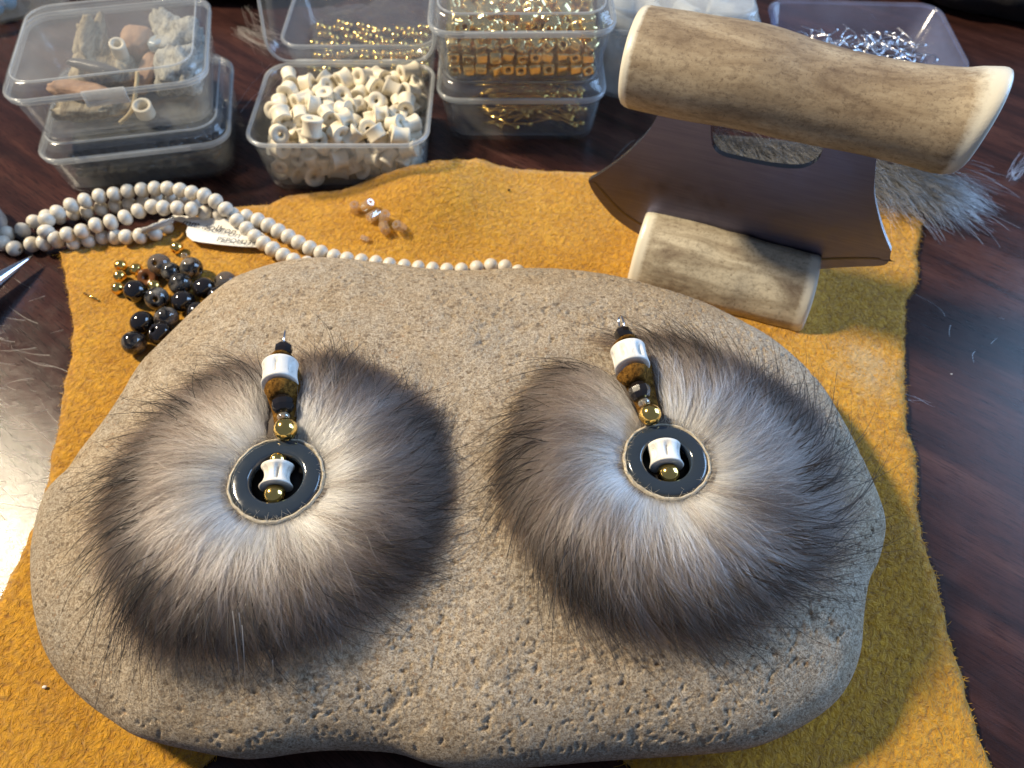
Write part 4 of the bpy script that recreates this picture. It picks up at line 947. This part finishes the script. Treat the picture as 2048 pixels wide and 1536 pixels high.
# clear cord wrap and paper tag
wr = []
for k in range(80):
    u = k/79; c = P(285+60*u, 462-22*u, 0.62+0.12*math.sin(PI*u)); wr.append(c+Vector((0.03*math.cos(k*1.3), 0.05*math.cos(k*1.3), 0.09*math.sin(k*1.3)))-strand_o)
link('cord_wrap', MB().tube(wr, 0.035, 6).mesh('cord_wrap'), plain('clear_cord', (0.85, 0.84, 0.8), 0.15, 0, 0.5), strand)
def tag_paper():
    outline = [(340, 438), (368, 445), (376, 452), (372, 462), (374, 472), (385, 481), (400, 484), (440, 489), (486, 493), (520, 494), (530, 470), (500, 448), (468, 438), (420, 436), (375, 432), (345, 430)]
    z = lambda x: 0.36+0.10*math.sin((x-340)/190*PI)
    pts = [P(x, y, z(x)) for x, y in outline]; n = len(pts)
    tr = geometry.tessellate_polygon([[Vector((p.x, p.y, 0)) for p in pts]])
    V = [p-strand_o for p in pts]+[p-strand_o-Vector((0, 0, 0.025)) for p in pts]
    F = [tuple(t_) for t_ in tr]+[tuple(i+n for i in t_)[::-1] for t_ in tr]+[(i, (i+1) % n, (i+1) % n+n, i+n) for i in range(n)]
    o = link('paper_tag', mesh('paper_tag', V, F, False), M_PAPER, strand); tag(o, 'white paper tag with small black printing under the beads')
    for txt, (x, y), sz, (x2, y2) in (('mm .sollron', (362, 449), 0.40, (450, 466)), ('PEPOM234', (432, 482), 0.27, (487, 488))):
        cu = bpy.data.curves.new('lettering', 'FONT'); cu.body = txt; cu.size = sz*S; cu.extrude = 0.002*S; cu.materials.append(M_INK)
        tmp = bpy.data.objects.new('lettering_outline', cu); COL.objects.link(tmp); bpy.context.view_layer.update()
        lm = bpy.data.meshes.new_from_object(tmp.evaluated_get(bpy.context.evaluated_depsgraph_get())); lm.name = 'lettering'; bpy.data.objects.remove(tmp)
        t_ = bpy.data.objects.new('lettering', lm); COL.objects.link(t_); t_.parent = o
        if not lm.materials: lm.materials.append(M_INK)
        a = P(x, y, z(x)+0.03); b_ = P(x2, y2, z(x2)+0.03); t_.location = (a-strand_o)*S; d_ = b_-a
        t_.rotation_euler = (-math.atan2(0, 1), -math.atan2(d_.z, d_.xy.length), math.atan2(d_.y, d_.x))
tag_paper()

# ================================================================== loose beads on the suede
ME_DARK = [bead_mesh('glass_bead', ball_profile(0.35, 0.08, 12, 0.95), 28), bead_mesh('glass_bead', ball_profile(0.32, 0.07, 12, 0.9), 28)]
dark = [(319, 530, 0, 'b', 'brownish smoky glass bead at the back left of the dark bead pile'), (383, 537, 0, 's', 'grey marbled glass bead at the back right of the dark bead pile'), (343, 545, 1, 's', 'small black glass bead tucked between the two rearmost dark beads'), (361, 568, 0, 's', 'marbled smoky glass bead in the middle of the dark bead pile'),
        (410, 577, 0, 'j', 'glossy black glass bead right of the marbled middle bead'), (452, 566, 0, 'b', 'clear brownish glass bead at far right touching the stone'), (272, 583, 0, 'j', 'black glass bead beside the gold beads at left of the pile'), (314, 597, 0, 's', 'dark green grey glass bead under the lone gold bead'),
        (367, 604, 0, 'j', 'large black glass bead at the centre front of the pile'), (398, 627, 0, 'j', 'black glass bead half hidden by the stone edge, lower one'), (333, 637, 0, 's', 'cloudy grey glass bead in the lower cluster of dark beads'), (285, 646, 0, 'j', 'black glass bead at upper left of the lower dark cluster'),
        (322, 668, 0, 'j', 'black glass bead at lower right of the lower dark cluster'), (268, 686, 0, 's', 'lowest dark glass bead showing its brown thread hole'), (437, 594, 1, 'j', 'black glass bead peeping over the stone edge, upper one')]
DARK_ME = {}
for i, (x, y, k, m_, lab) in enumerate(dark):
    if (k, m_) not in DARK_ME: DARK_ME[(k, m_)] = ME_DARK[k].copy()
    tag(link('glass_bead', DARK_ME[(k, m_)], {'b': M_SMOKEB, 's': M_SMOKY, 'j': M_JET}[m_], None, on_hide(x, y, 0.34), (0.6+i*0.7, i*1.3, i)), lab, 'bead', 'loose dark glass beads')
for i, (x, y, lab) in enumerate([(242, 532, 'topmost gold bead of the short column beside the dark beads'), (273, 539, 'gold bead just right of the short gold column'), (240, 553, 'middle gold bead of the short column beside the dark beads'), (236, 577, 'lowest gold bead of the short column beside the dark beads'), (309, 573, 'lone gold bead sitting among the dark glass beads'), (354, 496, 'gold bead alone near the paper tag')]):
    p = on_hide(x, y, 0.17+(0.28 if i == 4 else 0)); tag(link('gold_bead', ME_GOLDBALL, M_GOLD, None, p, (1.2+0.5*i, 0.3*i, i)), lab, 'bead', 'loose gold beads')
tag(link('brown_bead', bead_mesh('brown_bead', spool(0.27, 0.3, 1.08, 0.09), 24), M_AMBER, None, on_hide(296, 557, 0.17), (0.5, 0.1, 0)), 'small brown bead with dark hole among the gold and black beads', 'bead')
tag(link('crystal_bead', bead_mesh('crystal_bead', ball_profile(0.11, 0.04, 6), 14), M_CRYSTAL, None, on_hide(369, 512, 0.1), (0.5, 0.3, 0)), 'tiny clear crystal bead beside the gold bead near the tag', 'bead')
pa, pb = on_hide(168, 586, 0.05), on_hide(196, 600, 0.05)
tag(MB().tube([pa, pa.lerp(pb, 0.5), pb], 0.035, 8).build('wire_offcut', M_GOLD, None, pa.lerp(pb, 0.5)), 'short gold wire offcut left of the dark beads on the suede', 'wire')
cyl = MB().lathe([(0.10, -0.2), (0.135, -0.17), (0.135, 0.17), (0.10, 0.2), (0.05, 0.2), (0.05, -0.2)], 8); ME_CR = cyl.mesh('crystal_bead', False)
for i, (x, y, dz, rot, lab) in enumerate([(710, 416, 0.18, (0.3, 0.1, 0), 'leftmost clear crystal bead of the group, standing upright'), (735, 410, 0.24, (0.5, 0.5, 0.4), 'rear clear crystal bead with white glint, second from left'), (748, 431, 0.13, (1.4, 0.2, -0.7), 'clear crystal bead lying low at the middle of the group'), (769, 434, 0.24, (0.3, 0.2, 0.2), 'rear clear crystal bead right of the middle'), (769, 456, 0.14, (1.3, 0.1, 0.3), 'front clear crystal bead of the close group'), (799, 453, 0.18, (0.5, -0.4, 0), 'rightmost clear crystal bead of the close group'), (730, 477, 0.10, (1.5, 0.2, 1.0), 'small clear crystal bead alone in front of the others')]):
    o_ = tag(link('crystal_bead', ME_CR, M_CRYSTAL, None, on_hide(x, y, dz), rot, (0.7,)*3 if i == 6 else (1.2,)*3), lab, 'bead', 'clear crystal beads')
chip = MB().sphere((0, 0, 0), 0.05, 6, 4, (1.2, 0.8, 0.6)).mesh('chip', False)
tag(link('chip', chip, M_BONEW, None, on_hide(89, 1374, 0.05)), 'tiny white chip on the suede at lower left', 'chip')
tag(link('chip', chip.copy(), None, None, on_hide(1018, 380, 0.05)), 'tiny black chip on the suede behind the bead strand', 'chip'); d_ = COL.objects[-1].data; d_.materials.clear(); d_.materials.append(M_JET)
tag(link('chip', chip, M_BONEW, None, P(1903, 748, 0.02), None, (0.5,)*3), 'tiny white speck on the bare table at right', 'chip')

# ================================================================== tools at the left edge
tip = P(66, 511, 0.35); tail = P(-190, 690, 0.75)
d_ = (tail-tip); awl = MB()
awl.tube([tip+d_*u for u in np.linspace(0, 1, 20)], lambda u: 0.012+0.42*min(1, u*1.5)**0.9, 24)
tag(awl.build('awl', M_CHROME, None, tip), 'pointed polished steel awl tip entering at the left edge', 'awl')
bo = P(-48, 462, 0); E = empty('nozzle_bottle', bo, 'frosted plastic bottle with silver collar cut off at the left edge', 'bottle')
link('body', MB().lathe([(0.001, 0.0), (0.95, 0.0), (1.0, 0.08), (0.98, 0.5), (0.62, 1.5), (0.5, 1.75), (0.001, 1.76)], 36, None, False).mesh('body'), M_FROST, E)
link('collar', MB().lathe([(0.40, 1.77), (0.50, 1.77), (0.54, 1.9), (0.50, 2.5), (0.40, 2.62), (0.001, 2.63)], 36, None, False).mesh('collar'), M_CHROME, E)

# ================================================================== cloth at the back, lint
def lump(name, path, rad, mat, label, cat, seed):
    pp = catmull(path, 10); loops = []
    for i, c in enumerate(pp):
        u = i/(len(pp)-1); t_ = (pp[min(i+1, len(pp)-1)]-pp[max(i-1, 0)]).normalized(); s_ = Vector((-t_.y, t_.x, 0)).normalized(); k_ = math.sin(PI*(0.05+0.9*u))**0.4
        loops.append([c+s_*math.cos(2*PI*k/28)*rad*k_*(1+0.35*fbm((u*3, math.cos(2*PI*k/28)*1.5, seed)))+Vector((0, 0, max(-c.z+0.02, math.sin(2*PI*k/28)*rad*0.6*k_*(1+0.4*fbm((u*5, k*0.25, seed))))) ) for k in range(28)])
    b = MB().loft(loops); return tag(b.build(name, mat, None, Vector((pp[len(pp)//2].x, pp[len(pp)//2].y, 0))), label, cat)
lump('black_cloth', [Vector((16.0, 35.0, 0.8)), Vector((19.5, 33.0, 1.0)), Vector((23, 31.8, 1.0)), Vector((31, 30, 1.0))], 2.3, M_CLOTH, 'crumpled black cloth at the top right of the table', 'cloth', 4)
lump('brown_hide_scrap', [Vector((12, 39, 0.8)), Vector((18, 37.5, 0.8)), Vector((22, 37.5, 0.7))], 1.8, M_CLOTHB, 'dark brown hide scrap behind the silver hooks tray', 'hide', 9)
lump('black_cloth', [Vector((-17, 34.5, 0.8)), Vector((-12, 33.2, 0.9)), Vector((-8, 33.2, 0.8))], 1.6, M_CLOTH, 'black cloth behind the left boxes at the top edge', 'cloth', 14)
def lint():
    rg = np.random.default_rng(8); pts = []
    def strand_(a, b_, n, spread, L=None):
        for _ in range(n):
            s0 = np.array(a)+rg.normal(0, spread, 3)*np.array([1, 1, 0.3]); s1 = np.array(b_)+rg.normal(0, spread*1.6, 3)*np.array([1, 1, 0.4]); m_ = (s0+s1)/2+rg.normal(0, np.linalg.norm(s1-s0)*0.12, 3)*np.array([1, 1, .2])
            q = np.array([(1-u)**2*s0+2*u*(1-u)*m_+u*u*s1 for u in np.linspace(0, 1, 7)]); q[:, 2] = np.maximum(q[:, 2], 0.02); pts.append(q)
    strand_(tuple(P(475, 60, 0.1)), tuple(P(545, 95, 0.3)), 26, 0.14); strand_(tuple(P(500, 15, 0.3)), tuple(P(530, 70, 0.2)), 12, 0.2); strand_(tuple(P(520, 60, 0.2)), tuple(P(550, 80, 0.6)), 30, 0.22)
    strand_(tuple(P(2025, 355, 0.1)), tuple(P(2060, 310, 0.3)), 16, 0.12)
    strand_(tuple(P(1832, 590, 0.1)), tuple(P(1890, 635, 0.05)), 1, 0.02); strand_(tuple(P(480, 225, 0.05)), tuple(P(560, 130, 0.05)), 4, 0.3)
    strand_(tuple(P(1810, 790, 0.1)), tuple(P(1850, 800, 0.05)), 4, 0.1)
    for _ in range(46):
        a = (rg.uniform(5, 140), rg.uniform(560, 1080)); an = rg.normal(-0.25, 0.35); l_ = rg.uniform(15, 110); strand_(tuple(P(a[0], a[1], 0.02)), tuple(P(a[0]-l_*math.cos(an), a[1]-l_*math.sin(an)*-1, 0.02)), 1, 0.01)
    for _ in range(4):
        a = (rg.uniform(1880, 2040), rg.uniform(450, 1500)); an = rg.uniform(0, 6.28); l_ = rg.uniform(8, 30); strand_(tuple(P(a[0], a[1], 0.02)), tuple(P(a[0]+l_*math.cos(an), a[1]+l_*math.sin(an), 0.02)), 1, 0.01)
    o_ = hair('lint', np.array(pts), 0.0045, M_WHISKER, None, (0, 0, 0)); tag(o_, 'loose pale hairs and lint scattered on the dark table', 'lint', kind='stuff')
    # white guard hairs at the lower rim of the left fur
    w = []
    for (x0, y0, x1, y1) in ((1160/2.926+0, 1080+430/2.926, 1120/2.926, 1080+560/2.926), (465, 1222, 480, 1370), (484, 1250, 490, 1375), (478, 1225, 482, 1290), (545, 1320, 545, 1360), (680, 1280, 683, 1310), (700, 1340, 760, 1400)):
        a, b_ = P(x0, y0, 3.55), P(x1, y1, 3.25); w.append([tuple(a.lerp(b_, u)+Vector((0.03*math.sin(3*u), 0, 0.08*math.sin(PI*u)))) for u in np.linspace(0, 1, 7)])
    E = [o for o in COL.objects if o.name == 'fur_earring'][0]
    hair('white_guard_hairs', np.array(w), 0.008, M_WHISKER, E, tuple(E.location/S))
lint()
